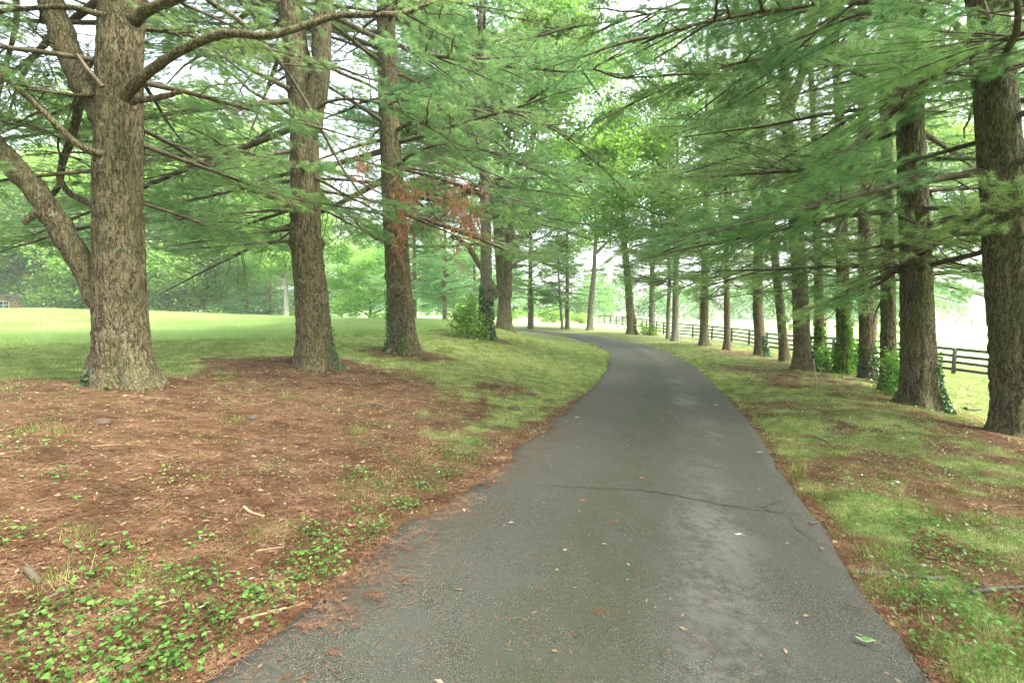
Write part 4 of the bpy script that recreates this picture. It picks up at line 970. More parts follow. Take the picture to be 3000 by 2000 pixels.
# bright maple foliage overhead in the middle distance
BM = broad_crown(405, 24, 6.0, 7.5, 22, 7, 80000, .17, LEAF_Y, .55)
for i, (u, v, Y, d, lab) in enumerate([(2010, 1000, 33.5, .34, "slim maple with bright yellow-green leaves above the middle of the road"), (2560, 1010, 40, .4, "bright leafy tree inside the paddock behind the right-hand pines"), (1700, 0, 33, .4, "tall maple with bright leaves right of the mossy multi-stemmed tree")]):
    if i == 0: B = base_pt(1958, 990, 38)
    elif i == 2: B = base_pt(1560, 966, 60)
    else: B = base_pt(u, v, Y)
    broad("maple_tree", B, d, 23, lab, "tree", BM, "maples among the pines", seed=60 + i, lean=(-.02, -.02))
# far-off wood beyond the paddocks
rng = np.random.default_rng(90); pts = []
for x, y, R, H in [(-60 + i * 9 + rng.uniform(-4, 4), 150 + 14 * math.sin(i * .7) + rng.uniform(-5, 5), rng.uniform(5, 8), rng.uniform(9, 16)) for i in range(28)] + [(150 + rng.uniform(-8, 8), 20 + i * 11, 7, 12) for i in range(12)] + [(-110 - rng.uniform(0, 8), 20 + i * 9, 6, 15) for i in range(12)]:
    z0 = gz(x, y); n = 1500; d = unit(rng.normal(size=(n, 3))) * rng.uniform(.6, 1.02, (n, 1)); d[:, 2] = np.abs(d[:, 2]) ** .8
    pts.append(d * np.array([R, R, H]) * (1 + .25 * (fbm(d[:, 0] * 3, d[:, 1] * 3, d[:, 2] * 3 + x, 9, 2) - .5))[:, None] + np.array([x, y, z0]))
pts = np.concatenate(pts); Q = leaf_quads(rng, pts, .85)
tag(link("distant_wood", mesh_from("distant_wood", Q.reshape(-1, 3), np.arange(len(Q) * 4).reshape(-1, 4), [LEAF], smooth=False)), "distant tree line beyond the paddocks", "woodland", kind='stuff')

# ------------------------------------------------------------------ shrubs and ivy by the trunks
def leafy_shrub(B, label, R, H, n, size, mat, seed, group=None):
    return shrub(B, label, shrub_mesh(seed, R, H, n, size, mat, 18), 1.0, group)
leafy_shrub(base_pt(1375, 985, 21.2), "large pale-leaved shrub hanging round the foot of the grey scaly pine", .75, 2.1, 1700, .12, LEAF_Y, 601)
leafy_shrub(base_pt(2632, 1140, 12.6), "bright yellow-green shrub between two right-hand trunks", .42, 1.25, 750, .10, LEAF_Y, 602)
leafy_shrub(base_pt(2425, 1090, 18.2), "bright low shrub spilling between ivy-footed trunks", .6, .9, 700, .10, LEAF_Y, 603)
leafy_shrub(base_pt(2500, 1100, 17.6), "dark green shrub filling the gap beside the ivy-wrapped pine", .6, 1.3, 1100, .10, LEAF, 604)
leafy_shrub(base_pt(1898, 985, 43), "tuft of green weeds at the foot of the far moss-footed pine", .9, 1.2, 900, .12, LEAF, 605)
def ivy(t, label, hmax, a0, a1, n, seed, size=.075, mat=None):
    """leaves climbing trunk t between angles a0..a1 (0 = right, -90 deg = towards the viewer)"""
    rng = np.random.default_rng(seed); h = hmax * rng.uniform(0, 1, n) ** 1.8; a = np.radians(rng.uniform(a0, a1, n))
    # leave ragged gaps
    keep = fbm(a * 2.2, h * 1.4, 0, seed, 3) + .25 * (1 - h / hmax) > .52; h, a = h[keep], a[keep]
    rr = np.array([t['rad'](q) for q in h]) * (1 + .5 * np.exp(-h / .3)) + rng.uniform(.01, .07, len(h))
    ax = np.array([t['ax'](q) for q in h]); C = np.stack([ax[:, 0] + rr * np.cos(a), ax[:, 1] + rr * np.sin(a), h], 1)
    root = empty("ivy", t['B'], label, "ivy", "ivy on the trunks")
    Q = leaf_quads(rng, C, size, up=.2, droop=.3)
    link("leaves", mesh_from("leaves", Q.reshape(-1, 3), np.arange(len(Q) * 4).reshape(-1, 4), [mat or IVY], smooth=False), root)
    st = []
    for k in range(7):
        aa = math.radians(rng.uniform(a0, a1)); hh = np.linspace(-.05, hmax * rng.uniform(.5, .95), 10)
        r_ = np.array([t['rad'](max(q, 0)) * (1 + .5 * math.exp(-max(q, 0) / .3)) + .012 for q in hh]); aw = aa + np.cumsum(rng.normal(0, .06, 10)); ax = np.array([t['ax'](max(q, 0)) for q in hh])
        st.append(np.stack([ax[:, 0] + r_ * np.cos(aw), ax[:, 1] + r_ * np.sin(aw), hh], 1))
    V, F = tubes(np.array(st), np.tile(np.linspace(.009, .004, 10), (7, 1)), 4); g = Geo(); g.add(V, F); link("vine_stems", g.mesh("vine_stems", [TWIG]), root)
ivy(T1, "small ivy sprig at the foot of the massive near-left pine", .30, -125, -70, 170, 1, .08)
ivy(T2, "few ivy leaves clinging to the second left pine's right edge", 1.1, -30, 20, 120, 2, .06)
ivy(T3, "ivy round the foot and left edge of the third left pine", 2.0, -200, -60, 900, 3, .06)
ivy(T4, "ivy climbing the grey scaly pine's lower trunk", 2.4, -220, 20, 1600, 4, .10)
ivy(R1, "dark ivy on the right flank of the thick furrowed pine", 1.35, -75, 30, 1300, 5, .07)
ivy(R2, "sparse ivy at the foot of the slim pine beside it", .9, -150, 0, 350, 6, .07)
ivy(R3, "ivy fringe low on the straight pine behind the fallen branch", 1.2, -180, 0, 450, 7, .08)
ivy(R4, "thick ivy coat covering the pine to head height", 2.9, -200, 20, 3200, 8, .10, LEAF)
ivy(R5, "ivy up the tall double-trunked pine's right side", 1.8, -60, 20, 500, 9, .09)
ivy(R6, "bright ivy round the narrower pine's foot", 2.0, -190, 0, 1200, 10, .10, LEAF_Y)
ivy(R8, "ivy clump at the foot of the snapped-stem pine", 1.1, -90, 30, 800, 11, .10)
ivy(R12, "ivy cuff on the far moss-footed pine", 1.0, -160, 0, 500, 12, .13, LEAF)
ivy(R13, "ivy up the right side of the largest trunk at the bend", 2.2, -60, 30, 700, 13, .13)

# ------------------------------------------------------------------ fences
mf, nt, out = new_mat("fence_paint"); co = texco(nt)
n1 = noise(nt, mapping(nt, co, (1, 1, 6)), 3, 4, .6)
principled(nt, out, ramp(nt, n1.outputs[0], [(.35, (0.018, 0.022, 0.018)), (.6, (0.045, 0.055, 0.04)), (.8, (0.11, 0.12, 0.10))]).outputs[0], .8, bumpn(nt, n1.outputs[0], .3, .01), .2)
mg, nt, out = new_mat("fence_paint_hazed"); co = texco(nt)  # paler fence colour with the distance haze mixed into it
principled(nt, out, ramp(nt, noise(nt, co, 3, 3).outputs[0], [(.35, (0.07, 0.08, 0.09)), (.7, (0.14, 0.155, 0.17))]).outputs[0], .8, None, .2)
def fence(line, spacing, label, group, H=1.35, mat=None, boards=4):
    p = smooth_path(np.array([(x, y, 0) for x, y in line]), 200)[:, :2]; d = np.r_[0, np.cumsum(np.linalg.norm(np.diff(p, axis=0), axis=1))]
    n = int(d[-1] / spacing); s = np.arange(n + 1) * spacing
    q = np.stack([np.interp(s, d, p[:, 0]), np.interp(s, d, p[:, 1])], 1); z = ground_z(q[:, 0], q[:, 1])
    root = empty("board_fence", (q[0, 0], q[0, 1], z[0]), label, "fence", group); off = np.array([q[0, 0], q[0, 1], z[0]])
    rng = np.random.default_rng(3)
    dirs = unit(np.gradient(q, axis=0)); nrm = np.stack([-dirs[:, 1], dirs[:, 0]], 1)
    for i in range(n + 1):
        az = math.atan2(dirs[i, 1], dirs[i, 0]); g = Geo(); h = H * rng.uniform(.98, 1.03)
        v, f = box_vf((q[i, 0], q[i, 1], z[i] + h / 2 - .15), (.13, .13, h + .3), az); v[[1, 3, 5, 7]] -= np.array([0, 0, .012]) * rng.uniform(-1, 1); g.add(v - off, f)
        link("post", g.mesh("post", [mat or mf], smooth=False), root)
    for b in range(boards):
        zb = H * (.20 + .255 * b); g = Geo()
        for i in range(n):
            a = np.array([*(q[i] - nrm[i] * .085), z[i] + zb]); c = np.array([*(q[i + 1] - nrm[i + 1] * .085), z[i + 1] + zb])
            a[2] += rng.normal() * .008; c[2] += rng.normal() * .008
            t_ = c - a; a = a + t_ * .002; c = c - t_ * .002
            nn = np.array([nrm[i, 0], nrm[i, 1], 0]) * .016; hz = np.array([0, 0, .073])
            g.add(np.array([a - nn - hz, a + nn - hz, a + nn + hz, a - nn + hz, c - nn - hz, c + nn - hz, c + nn + hz, c - nn + hz]) - off, np.array([[0, 1, 2, 3], [4, 7, 6, 5], [0, 4, 5, 1], [1, 5, 6, 2], [2, 6, 7, 3], [3, 7, 4, 0]]))
        link("rail", g.mesh("rail", [mat or mf], smooth=False), root)
    return root
def gp(u, v, Y): p = P(u, v, Y); return (p[0], p[1])
fence([(25.5, 8), (24.3, 16), gp(2854, 1105, 24), gp(2278, 1030, 37.5), gp(2180, 1008, 45), gp(1945, 980, 55.5), gp(1880, 966, 68), gp(1772, 948, 82), gp(1745, 946, 86)], 2.45, "dark four-board fence running along the right paddock towards the bend", "board fences")
fence([gp(1703, 944, 92), gp(1668, 943, 98), gp(1640, 943, 104)], 2.45, "short dark board fence stretch left of the gap beyond the bend", "board fences")
fence([gp(1790, 943, 92), gp(1880, 943, 94), gp(2120, 944, 92), gp(2500, 946, 88), gp(3200, 950, 84)], 2.45, "pale hazy board fence crossing the far paddock", "board fences", mat=mg)

# ------------------------------------------------------------------ house, car, bench far across the hay field
mb, nt, out = new_mat("brick"); co = texco(nt)
br = nt.nodes.new("ShaderNodeTexBrick"); br.inputs['Scale'].default_value = 4.0; br.inputs['Color1'].default_value = (0.22, 0.10, 0.07, 1); br.inputs['Color2'].default_value = (0.30, 0.15, 0.10, 1); br.inputs['Mortar'].default_value = (0.35, 0.31, 0.27, 1); br.inputs['Mortar Size'].default_value = .015
nt.links.new(mapping(nt, co, (1, 1, 1), (PI / 2, 0, 0)), br.inputs['Vector']); principled(nt, out, br.outputs['Color'], .9)
def flat_mat(name, c, rough=.6, spec=.3, metal=0):
    m, nt, out = new_mat(name); n = noise(nt, texco(nt), 5, 3)
    p = principled(nt, out, mixc(nt, math_n(nt, 'MULTIPLY', n.outputs[0], .35), c, tuple(q * .7 for q in c)), rough, None, spec); p.inputs['Metallic'].default_value = metal; return m
MW = flat_mat("white_paint", (.75, .75, .73)); MGL = flat_mat("window_glass", (.05, .07, .08), .08, .6); MRF = flat_mat("roof_shingle", (.07, .065, .06), .9); MST = flat_mat("stone", (.075, .055, .038), .9); MTY = flat_mat("rubber", (.02, .02, .02), .8)
hz_ = P(-20, 908, 76); hb = np.array([hz_[0] - 2, hz_[1], gz(hz_[0], hz_[1]) - .1])
root = empty("brick_house", hb, "low red-brick house with a white-framed window behind the field trees", "house")
g = Geo(); wx = 2.9
for c, s in [((-4.6 + wx - 3.5, 0, 1.6), (9.2, .3, 3.2)), ((4.2 + wx, 0, 1.6), (4.7, .3, 3.2)), ((wx + .93 - .1, 0, .6), (1.88, .3, 1.2)), ((wx + .93 - .1, 0, 2.85), (1.88, .3, .7)), ((-7.2 + wx - 2.5, 4, 1.6), (.3, 7.7, 3.2)), ((6.4 + wx, 4, 1.6), (.3, 7.7, 3.2))]:
    v, f = box_vf(c, s); g.add(v, f)
link("wall", g.mesh("wall", [mb], smooth=False), root)
w0 = wx + .83
win = Geo()
for c, s in [((w0, -.06, 2.45), (1.86, .12, .1)), ((w0, -.06, 1.24), (2.0, .2, .09)), ((w0 - .9, -.06, 1.85), (.1, .12, 1.12)), ((w0 + .9, -.06, 1.85), (.1, .12, 1.12)), ((w0, -.05, 1.85), (.06, .1, 1.1)), ((w0, -.045, 1.85), (1.72, .06, .05))]:
    v, f = box_vf(c, s); win.add(v, f)
wf = link("window", win.mesh("window", [MW], smooth=False), root)
g = Geo(); v, f = box_vf((w0, .04, 1.85), (1.74, .02, 1.14)); g.add(v, f); link("pane", g.mesh("pane", [MGL], smooth=False), wf)
g = Geo(); V = np.array([[-7.9, -.7, 3.1], [9.9, -.7, 3.1], [9.9, 8.5, 3.1], [-7.9, 8.5, 3.1], [-7.9, 3.9, 5.6], [9.9, 3.9, 5.6]]) ; g.add(V, np.array([[0, 1, 5, 4], [2, 3, 4, 5]])); g.add(V, np.array([[0, 4, 3], [1, 2, 5]])); g.add(V - np.array([0, 0, .005]), np.array([[0, 3, 2, 1]]))
link("roof", g.mesh("roof", [MRF], smooth=False), root)
# parked car, mostly hidden by the crest of the hay field
def loft(sections):
    """closed loops of equal length -> V,F with end caps"""
    S = [np.asarray(s, float) for s in sections]; n = len(S[0]); V = np.concatenate(S); F = []
    for k in range(len(S) - 1):
        i = np.arange(n); j = (i + 1) % n; F.append(np.stack([k * n + i, k * n + j, (k + 1) * n + j, (k + 1) * n + i], 1))
    return V, np.concatenate(F), n, len(S)
cb = P(619, 912, 74); B = np.array([cb[0], cb[1], gz(cb[0], cb[1])])
root = empty("parked_car", B, "white parked car showing over the crest of the hay field", "car")
def ring(x, w, z0, z1, k=12):
    a = np.linspace(0, 2 * PI, k, endpoint=False) + PI / k; c, s = np.cos(a), np.sin(a)
    return np.stack([np.full(k, x), w / 2 * np.sign(c) * np.abs(c) ** .45, (z0 + z1) / 2 + (z1 - z0) / 2 * np.sign(s) * np.abs(s) ** .45], 1)
secs = [ring(-2.15, 1.3, .45, .75), ring(-2.1, 1.6, .3, .95), ring(-1.2, 1.78, .25, 1.02), ring(0, 1.8, .25, 1.0), ring(1.2, 1.78, .25, .98), ring(2.0, 1.62, .3, .85), ring(2.1, 1.3, .42, .7)]
V, F, n, k = loft(secs); g = Geo(); g.add(V, F); g.add(secs[0][::-1], np.arange(12)[None]); g.add(secs[-1], np.arange(12)[None]); link("body", g.mesh("body", [flat_mat("car_paint", (.7, .72, .74), .25, .5)]), root)
secs = [ring(-1.75, 1.3, .85, 1.0), ring(-1.2, 1.4, .85, 1.42), ring(0, 1.42, .85, 1.5), ring(.55, 1.38, .85, 1.4), ring(1.3, 1.3, .85, .98)]
V, F, n, k = loft(secs); g = Geo(); g.add(V, F); link("windows", g.mesh("windows", [MGL]), root)
g = Geo(); v, f = box_vf((-.35, 0, 1.5), (1.5, 1.2, .05)); g.add(v, f); link("car_roof", g.mesh("car_roof", [bpy.data.materials["car_paint"]], smooth=False), root)
for x in (-1.35, 1.3):
    for y in (-.82, .82):
        a = np.linspace(0, 2 * PI, 18, endpoint=False); g = Geo(); r1 = np.stack([x + .33 * np.cos(a), np.full(18, y - .1), .33 + .33 * np.sin(a)], 1); r2 = r1 + np.array([0, .2, 0]); V, F, n, k = loft([r1, r2]); g.add(V, F); g.add(r1, np.arange(18)[None]); g.add(r2[::-1], np.arange(18)[None])
        w = link("wheel", g.mesh("wheel", [MTY], smooth=False), root)
        g = Geo(); r1 = np.stack([x + .19 * np.cos(a), np.full(18, y - .115 if y < 0 else y + .115), .33 + .19 * np.sin(a)], 1); g.add(r1, np.arange(18)[None]); link("rim", g.mesh("rim", [MW], smooth=False), w)
# white slatted bench
cb = P(1045, 946, 58); B = np.array([cb[0], cb[1], gz(cb[0], cb[1])])
root = empty("garden_bench", B, "small white slatted bench at the far edge of the lawn", "bench")
g = Geo(); [g.add(*box_vf((0, -.22 + .11 * k, .44), (1.3, .09, .03))) for k in range(5)]; link("seat", g.mesh("seat", [MW], smooth=False), root)
g = Geo(); [g.add(*box_vf((-.58 + .145 * k, .3, .72), (.05, .03, .46))) for k in range(9)]; g.add(*box_vf((0, .3, .97), (1.3, .05, .06))); g.add(*box_vf((0, .3, .475), (1.3, .04, .05))); link("backrest", g.mesh("backrest", [MW], smooth=False), root)
for x in (-.6, .6):
    for y in (-.2, .28):
        g = Geo(); g.add(*box_vf((x, y, .19), (.06, .06, .44))); link("leg", g.mesh("leg", [MW], smooth=False), root)

# ------------------------------------------------------------------ ground cover scatter
rng = np.random.default_rng(2024)
def scatter(n, y0, y1, spread, pw=1.0, x_off=0.0):
    """random ground points inside a wedge ahead of the driveway's near end"""
    y = y0 + (y1 - y0) * rng.uniform(0, 1, n) ** pw; x = (rng.uniform(-1, 1, n)) * (spread * y + 1.2) + x_off
    return x, y
def blades(x, y, z, h, w, lean=.5):
    n = len(x); a = rng.uniform(0, 2 * PI, n); d = rng.uniform(0, 2 * PI, n); ln = rng.uniform(.1, lean, n) * h
    b = np.stack([x, y, z], 1); s = np.stack([np.cos(a), np.sin(a), 0 * a], 1) * (w / 2)[:, None]
    tip = b + np.stack([np.cos(d) * ln, np.sin(d) * ln, h], 1)
    return np.stack([b - s, b + s, tip], 1)
def tri_mesh(name, T, mat):
    T = T.reshape(-1, 3); return mesh_from(name, T, np.arange(len(T)).reshape(-1, 3), [mat], smooth=False)
# lawn grass
X, Y_ = scatter(1300000, 1.2, 34, 1.12, 1.55)
sd = in_road(X, Y_); lm = litter(X, Y_, sd); fmk = field_mask(X, Y_)
tuft = fbm(X * 2.6, Y_ * 2.6, 0, 61, 3)
pk = (1 - sstep(.05, .85, lm + (tuft - .5) * 1.3)) * (sd < -.02) * (fmk < .6)
pk = np.maximum(pk, ((tuft > .66) & (sd < -.05) & (lm < .9)) * .35)
k = rng.uniform(size=len(X)) < pk * .8
X, Y_, sd = X[k], Y_[k], sd[k]
Z = ground_z(X, Y_, sd) - .004
sc_d = np.clip(.55 + Y_ / 14, .6, 2.6)
hgt = rng.uniform(.02, .085, len(X)) * (1 + .8 * np.exp(-((-sd - .12) / .12) ** 2)) * (.75 + .9 * (fbm(X * 2.6, Y_ * 2.6, 0, 61, 3) - .3)) * np.clip(.9 + Y_ / 40, 1, 1.4)
T = blades(X, Y_, Z, hgt, .0042 * sc_d * rng.uniform(.7, 1.4, len(X)), 1.1)
tag(link("lawn_grass", tri_mesh("lawn_grass", T, GRASS)), "short patchy lawn grass on both verges", "grass", kind='stuff')
# hay field blades: near rim and silhouettes along the crest
n = 420000
X = rng.uniform(-62, 2, n); Y_ = 15 + 50 * rng.uniform(0, 1, n) ** 1.4
X = -Y_ * 1.15 + rng.uniform(0, 1, n) * (Y_ * 1.1)
fmk = field_mask(X, Y_); k = rng.uniform(size=n) < fmk; X, Y_ = X[k], Y_[k]
Z = ground_z(X, Y_, np.full(len(X), -9.0)) - .01
hgt = rng.uniform(.15, .42, len(X)) * (.6 + .8 * fbm(X * .25, Y_ * .25, 0, 63, 3))
T = blades(X, Y_, Z, hgt, .012 * np.clip(Y_ / 16, 1, 3.5), .7)
tag(link("hay_field_grass", tri_mesh("hay_field_grass", T, FIELDG)), "tall pale hay grass in the sunny field on the left", "grass", kind='stuff')
# fallen needles and flakes
X, Y_ = scatter(420000, 1.0, 15, 1.15, 1.7)
sd = in_road(X, Y_); lm = litter(X, Y_, sd)
onroad = np.exp(-(np.maximum(sd, 0) / .16)) * (X < .7 + .12 * Y_) * (.25 + 1.5 * (fbm(X * 2.2, Y_ * 1.5, 0, 71, 3) > .5)) + .014
pk = np.where(sd < 0, sstep(.2, .7, lm), np.where(sd < 1.6, onroad * .9, .02))
k = rng.uniform(size=len(X)) < pk; X, Y_, sd = X[k], Y_[k], sd[k]
Z = np.where(sd > 0.0, base_z(X, Y_) + .050, ground_z(X, Y_, sd) + rng.uniform(.002, .016, len(X)))
# seat needles on the cambered sheet
def sheet_z(x, y):
    kk = np.array([np.argmin((.5 * (Le[:, 0] + Re[:, 0]) - a) ** 2 + (.5 * (Le[:, 1] + Re[:, 1]) - b) ** 2) for a, b in zip(x, y)])
    w2 = ((Re[kk] - Le[kk]) ** 2).sum(1); q = np.stack([x, y], 1); t = np.clip(((q - Le[kk]) * (Re[kk] - Le[kk])).sum(1) / w2, 0, 1)
    return base_z(x, y) + .012 + .03 * (1 - (2 * t - 1) ** 4) + (fbm(x * .7, y * .7, 0, 3, 2) - .5) * .03 * (1 - (2 * t - 1) ** 2)
rr = sd > 0; Z[rr] = sheet_z(X[rr], Y_[rr]) + .004
n = len(X); a = rng.uniform(0, PI, n); L = rng.uniform(.03, .10, n); w = .0017 * np.clip(.7 + Y_ / 4, .9, 3.5) * rng.uniform(.6, 1.3, n)
d = np.stack([np.cos(a), np.sin(a), rng.normal(0, .06, n)], 1); s = np.stack([-np.sin(a), np.cos(a), 0 * a], 1)
c = np.stack([X, Y_, Z + .002], 1); d[rr, 2] = 0
T = np.stack([c - d * (L / 2)[:, None] - s * w[:, None], c - d * (L / 2)[:, None] + s * w[:, None], c + d * (L / 2)[:, None]], 1)
mn = leaf_mat("fallen_needles", (0.07, 0.039, 0.019), (0.165, 0.092, 0.045), (0.30, 0.195, 0.105), .1, 3.0, fine=25)
tag(link("fallen_needles", tri_mesh("fallen_needles", T, mn)), "red-brown fallen pine needles on the bank and road edge", "needle litter", kind='stuff')
# bark flakes / chips
X, Y_ = scatter(20000, 1.1, 13, 1.1, 1.6); sd = in_road(X, Y_); lm = litter(X, Y_, sd)
k = (sd < -.03) & (rng.uniform(size=len(X)) < (.10 + sstep(.15, .8, lm) * .7)) | ((sd > 0) & (sd < 1.5) & (rng.uniform(size=len(X)) < .022)); X, Y_, sd = X[k], Y_[k], sd[k]
Z = np.where(sd > 0, sheet_z(X, Y_) + .005, ground_z(X, Y_, sd) + .012)
n = len(X); a = rng.uniform(0, PI, n); L = rng.uniform(.006, .028, n) * np.clip(.7 + Y_ / 9, .8, 2); w = L * rng.uniform(.2, .55, n)
d = np.stack([np.cos(a), np.sin(a), rng.normal(0, .15, n)], 1); s = np.stack([-np.sin(a), np.cos(a), rng.normal(0, .2, n)], 1); c = np.stack([X, Y_, Z], 1)
Q = np.stack([c - d * L[:, None], c - s * w[:, None], c + d * L[:, None], c + s * w[:, None]], 1)
mc = leaf_mat("bark_flakes", (0.14, 0.085, 0.05), (0.27, 0.18, 0.11), (0.46, 0.36, 0.25), .1, 6.0, fine=40)
tag(link("bark_flakes", mesh_from("bark_flakes", Q.reshape(-1, 3), np.arange(n * 4).reshape(-1, 4), [mc], smooth=False)), "pale bark flakes and chips strewn over the litter", "litter", kind='stuff')

# creeping ivy / clover leaves : heart-shaped
HEART = np.array([[0, 0, .0], [.30, -.22, .05], [.52, .10, .07], [.45, .50, .04], [0, 1.0, -.06], [-.45, .50, .04], [-.52, .10, .07], [-.30, -.22, .05], [0, .35, -.02]])
HF = np.array([[8, 0, 1], [8, 1, 2], [8, 2, 3], [8, 3, 4], [8, 4, 5], [8, 5, 6], [8, 6, 7], [8, 7, 0]])
def hearts(x, y, z, size, tilt=.5):
    n = len(x); a = rng.uniform(0, 2 * PI, n); nr = np.stack([rng.normal(0, tilt, n), rng.normal(0, tilt, n), np.ones(n)], 1); nr = unit(nr)
    e = np.stack([np.cos(a), np.sin(a), 0 * a], 1); e = unit(e - (e * nr).sum(1, keepdims=True) * nr); f = np.cross(nr, e)
    c = np.stack([x, y, z], 1)
    V = c[:, None] + size[:, None, None] * (HEART[None, :, 0:1] * e[:, None] + (HEART[None, :, 1:2] - .35) * f[:, None] + HEART[None, :, 2:3] * nr[:, None])
    return V.reshape(-1, 3), (HF[None] + (np.arange(n) * 9)[:, None, None]).reshape(-1, 3)
cl = []  # photo place, radius in metres, count
for u, v, r, c in [(60, 1870, .16, 40), (180, 1940, .20, 90), (60, 1960, .16, 70), (300, 1900, .16, 60), (420, 1830, .16, 70), (400, 1930, .22, 150), (500, 1880, .16, 80), (430, 1990, .2, 110), (350, 1780, .14, 40),
                   (150, 1800, .16, 60), (230, 1760, .12, 25), (240, 1590, .10, 30), (340, 1600, .12, 40), (300, 1680, .10, 30), (420, 1680, .12, 40), (500, 1700, .12, 40), (560, 1690, .14, 60), (620, 1720, .12, 45),
                   (600, 1800, .14, 60), (700, 1790, .14, 60), (750, 1740, .13, 60), (800, 1770, .12, 50), (850, 1700, .13, 60), (900, 1640, .16, 110), (960, 1670, .12, 70), (1000, 1610, .12, 50), (1100, 1560, .18, 130), (950, 1590, .12, 40),
                   (590, 1570, .10, 25), (900, 1560, .12, 50), (1060, 1500, .10, 30), (1180, 1480, .16, 90), (1240, 1430, .2, 110), (1130, 1440, .12, 30), (1300, 1390, .2, 120), (1350, 1340, .25, 130), (1400, 1300, .25, 120), (1480, 1250, .3, 140),
                   (1030, 1420, .12, 30), (1130, 1340, .12, 35), (1060, 1390, .15, 35), (180, 1390, .14, 40), (60, 1330, .22, 60), (30, 1290, .22, 60), (210, 1310, .12, 20), (560, 1940, .14, 40), (640, 1870, .12, 40), (740, 1850, .10, 30), (20, 1560, .12, 20), (90, 1550, .12, 25), (400, 1420, .12, 14), (250, 1460, .1, 10),
                   (2700, 1700, .2, 90), (2760, 1780, .2, 110), (2850, 1850, .22, 130), (2930, 1780, .2, 100), (2700, 1620, .2, 90), (2600, 1560, .2, 110), (2520, 1560, .16, 50), (2650, 1640, .2, 80), (2800, 1650, .2, 80), (2900, 1650, .2, 60), (2480, 1470, .14, 60), (2560, 1480, .2, 70), (2960, 1900, .2, 90),
                   (2860, 1950, .2, 80), (2750, 1900, .14, 50), (2440, 1430, .14, 40), (2680, 1540, .2, 70), (2960, 1560, .25, 60), (2820, 1540, .2, 50), (2660, 1760, .12, 40)]:
    cl.append((*hit(u, v), r, c))
xs, ys, ss = [], [], []
for x, y, r, c in cl:
    c = int(c * .8); xs.append(x + rng.normal(0, r * .62, c)); ys.append(y + rng.normal(0, r * .62, c)); ss.append(np.full(c, .0) + rng.uniform(.007, .028, c))
n = 3000; xx, yy = scatter(n, 1.2, 9, 1.1, 1.4); xs.append(xx); ys.append(yy); ss.append(rng.uniform(.006, .018, n))
xs, ys, ss = map(np.concatenate, (xs, ys, ss)); sd = in_road(xs, ys); lm2 = fbm(xs * 2, ys * 2, 0, 75, 3)
k = (sd < -.03) & ((np.arange(len(xs)) < len(xs) - n) | (lm2 > .54)); xs, ys, ss, sd = xs[k], ys[k], ss[k], sd[k]
zg = ground_z(xs, ys, sd); zz_ = zg + rng.uniform(.015, .06, len(xs)) * np.clip(ss / .02, .5, 1.4)
V, F = hearts(xs, ys, zz_, ss * 1.05, .38)
g = Geo(); g.add(V, F)
st = np.stack([np.stack([xs + rng.normal(0, .008, len(xs)), ys + rng.normal(0, .008, len(xs)), zg - .005], 1), np.stack([xs, ys, zz_], 1)], 1)
V, F = tubes(st, np.tile(np.array([.0013, .0010]), (len(st), 1)), 3); g.add(V, F)
tag(link("ground_ivy", g.mesh("ground_ivy", [CLOVER], smooth=False)), "bright creeping ground ivy leaves along both verges", "ground cover", kind='stuff')
X, Y_ = scatter(150000, 1.2, 24, 1.1, 1.5); sd = in_road(X, Y_); lm = litter(X, Y_, sd); wn_ = fbm(X * 2.1, Y_ * 2.1, 0, 81, 4)
pk = np.where((sd < -.04), sstep(.42, .62, wn_ + (X > 2.5) * .06 - .25 * np.maximum(lm - .55, 0)) * .9, 0) * (field_mask(X, Y_) < .5)
k = rng.uniform(size=len(X)) < pk; X, Y_, sd = X[k], Y_[k], sd[k]; n = len(X)
C_ = np.stack([X, Y_, ground_z(X, Y_, sd) + rng.uniform(.006, .045, n)], 1); Q = leaf_quads(rng, C_, 1.0, up=.9)
ctr = Q.mean(1, keepdims=True); Q = ctr + (Q - ctr) * (rng.uniform(.010, .026, n) * np.clip(.8 + Y_ / 12, .9, 2.4))[:, None, None]
mw = leaf_mat("verge_weed_leaves", (0.05, 0.12, 0.02), (0.11, 0.22, 0.04), (0.26, 0.36, 0.10), .4, 1.3, .1, fine=18)
tag(link("verge_weeds", mesh_from("verge_weeds", Q.reshape(-1, 3), np.arange(n * 4).reshape(-1, 4), [mw], smooth=False)), "small leafy weeds mixed through the grass of both verges", "weeds", kind='stuff')
# broader leaf tufts of coarse grass on the litter
tx, ty = [], []
for u, v in [(415, 1690), (160, 1690), (240, 1560), (2570, 1640), (2590, 1650), (2370, 1450), (2340, 1400), (2640, 1740), (2300, 1330), (2620, 1420), (2740, 1540), (2860, 1540), (1050, 1270), (840, 1170), (100, 1270), (190, 1280), (2240, 1290), (2200, 1240), (2680, 1205), (2720, 1210), (2745, 1200), (2870, 1230), (2330, 1380), (680, 1240), (1040, 1275), (2820, 1240), (2930, 1210)]:
    x, y = hit(u, v); m_ = 60; tx.append(x + rng.normal(0, .05 + y * .006, m_)); ty.append(y + rng.normal(0, .05 + y * .006, m_))
tx, ty = np.concatenate(tx), np.concatenate(ty); sd = in_road(tx, ty); k = sd < -.02; tx, ty, sd = tx[k], ty[k], sd[k]
T = blades(tx, ty, ground_z(tx, ty, sd) - .005, rng.uniform(.06, .15, len(tx)), np.full(len(tx), .005) * np.clip(.6 + ty / 8, .8, 2), .8)
tag(link("grass_tufts", tri_mesh("grass_tufts", T, GRASS)), "coarser grass tufts rising from the litter", "grass", kind='stuff')

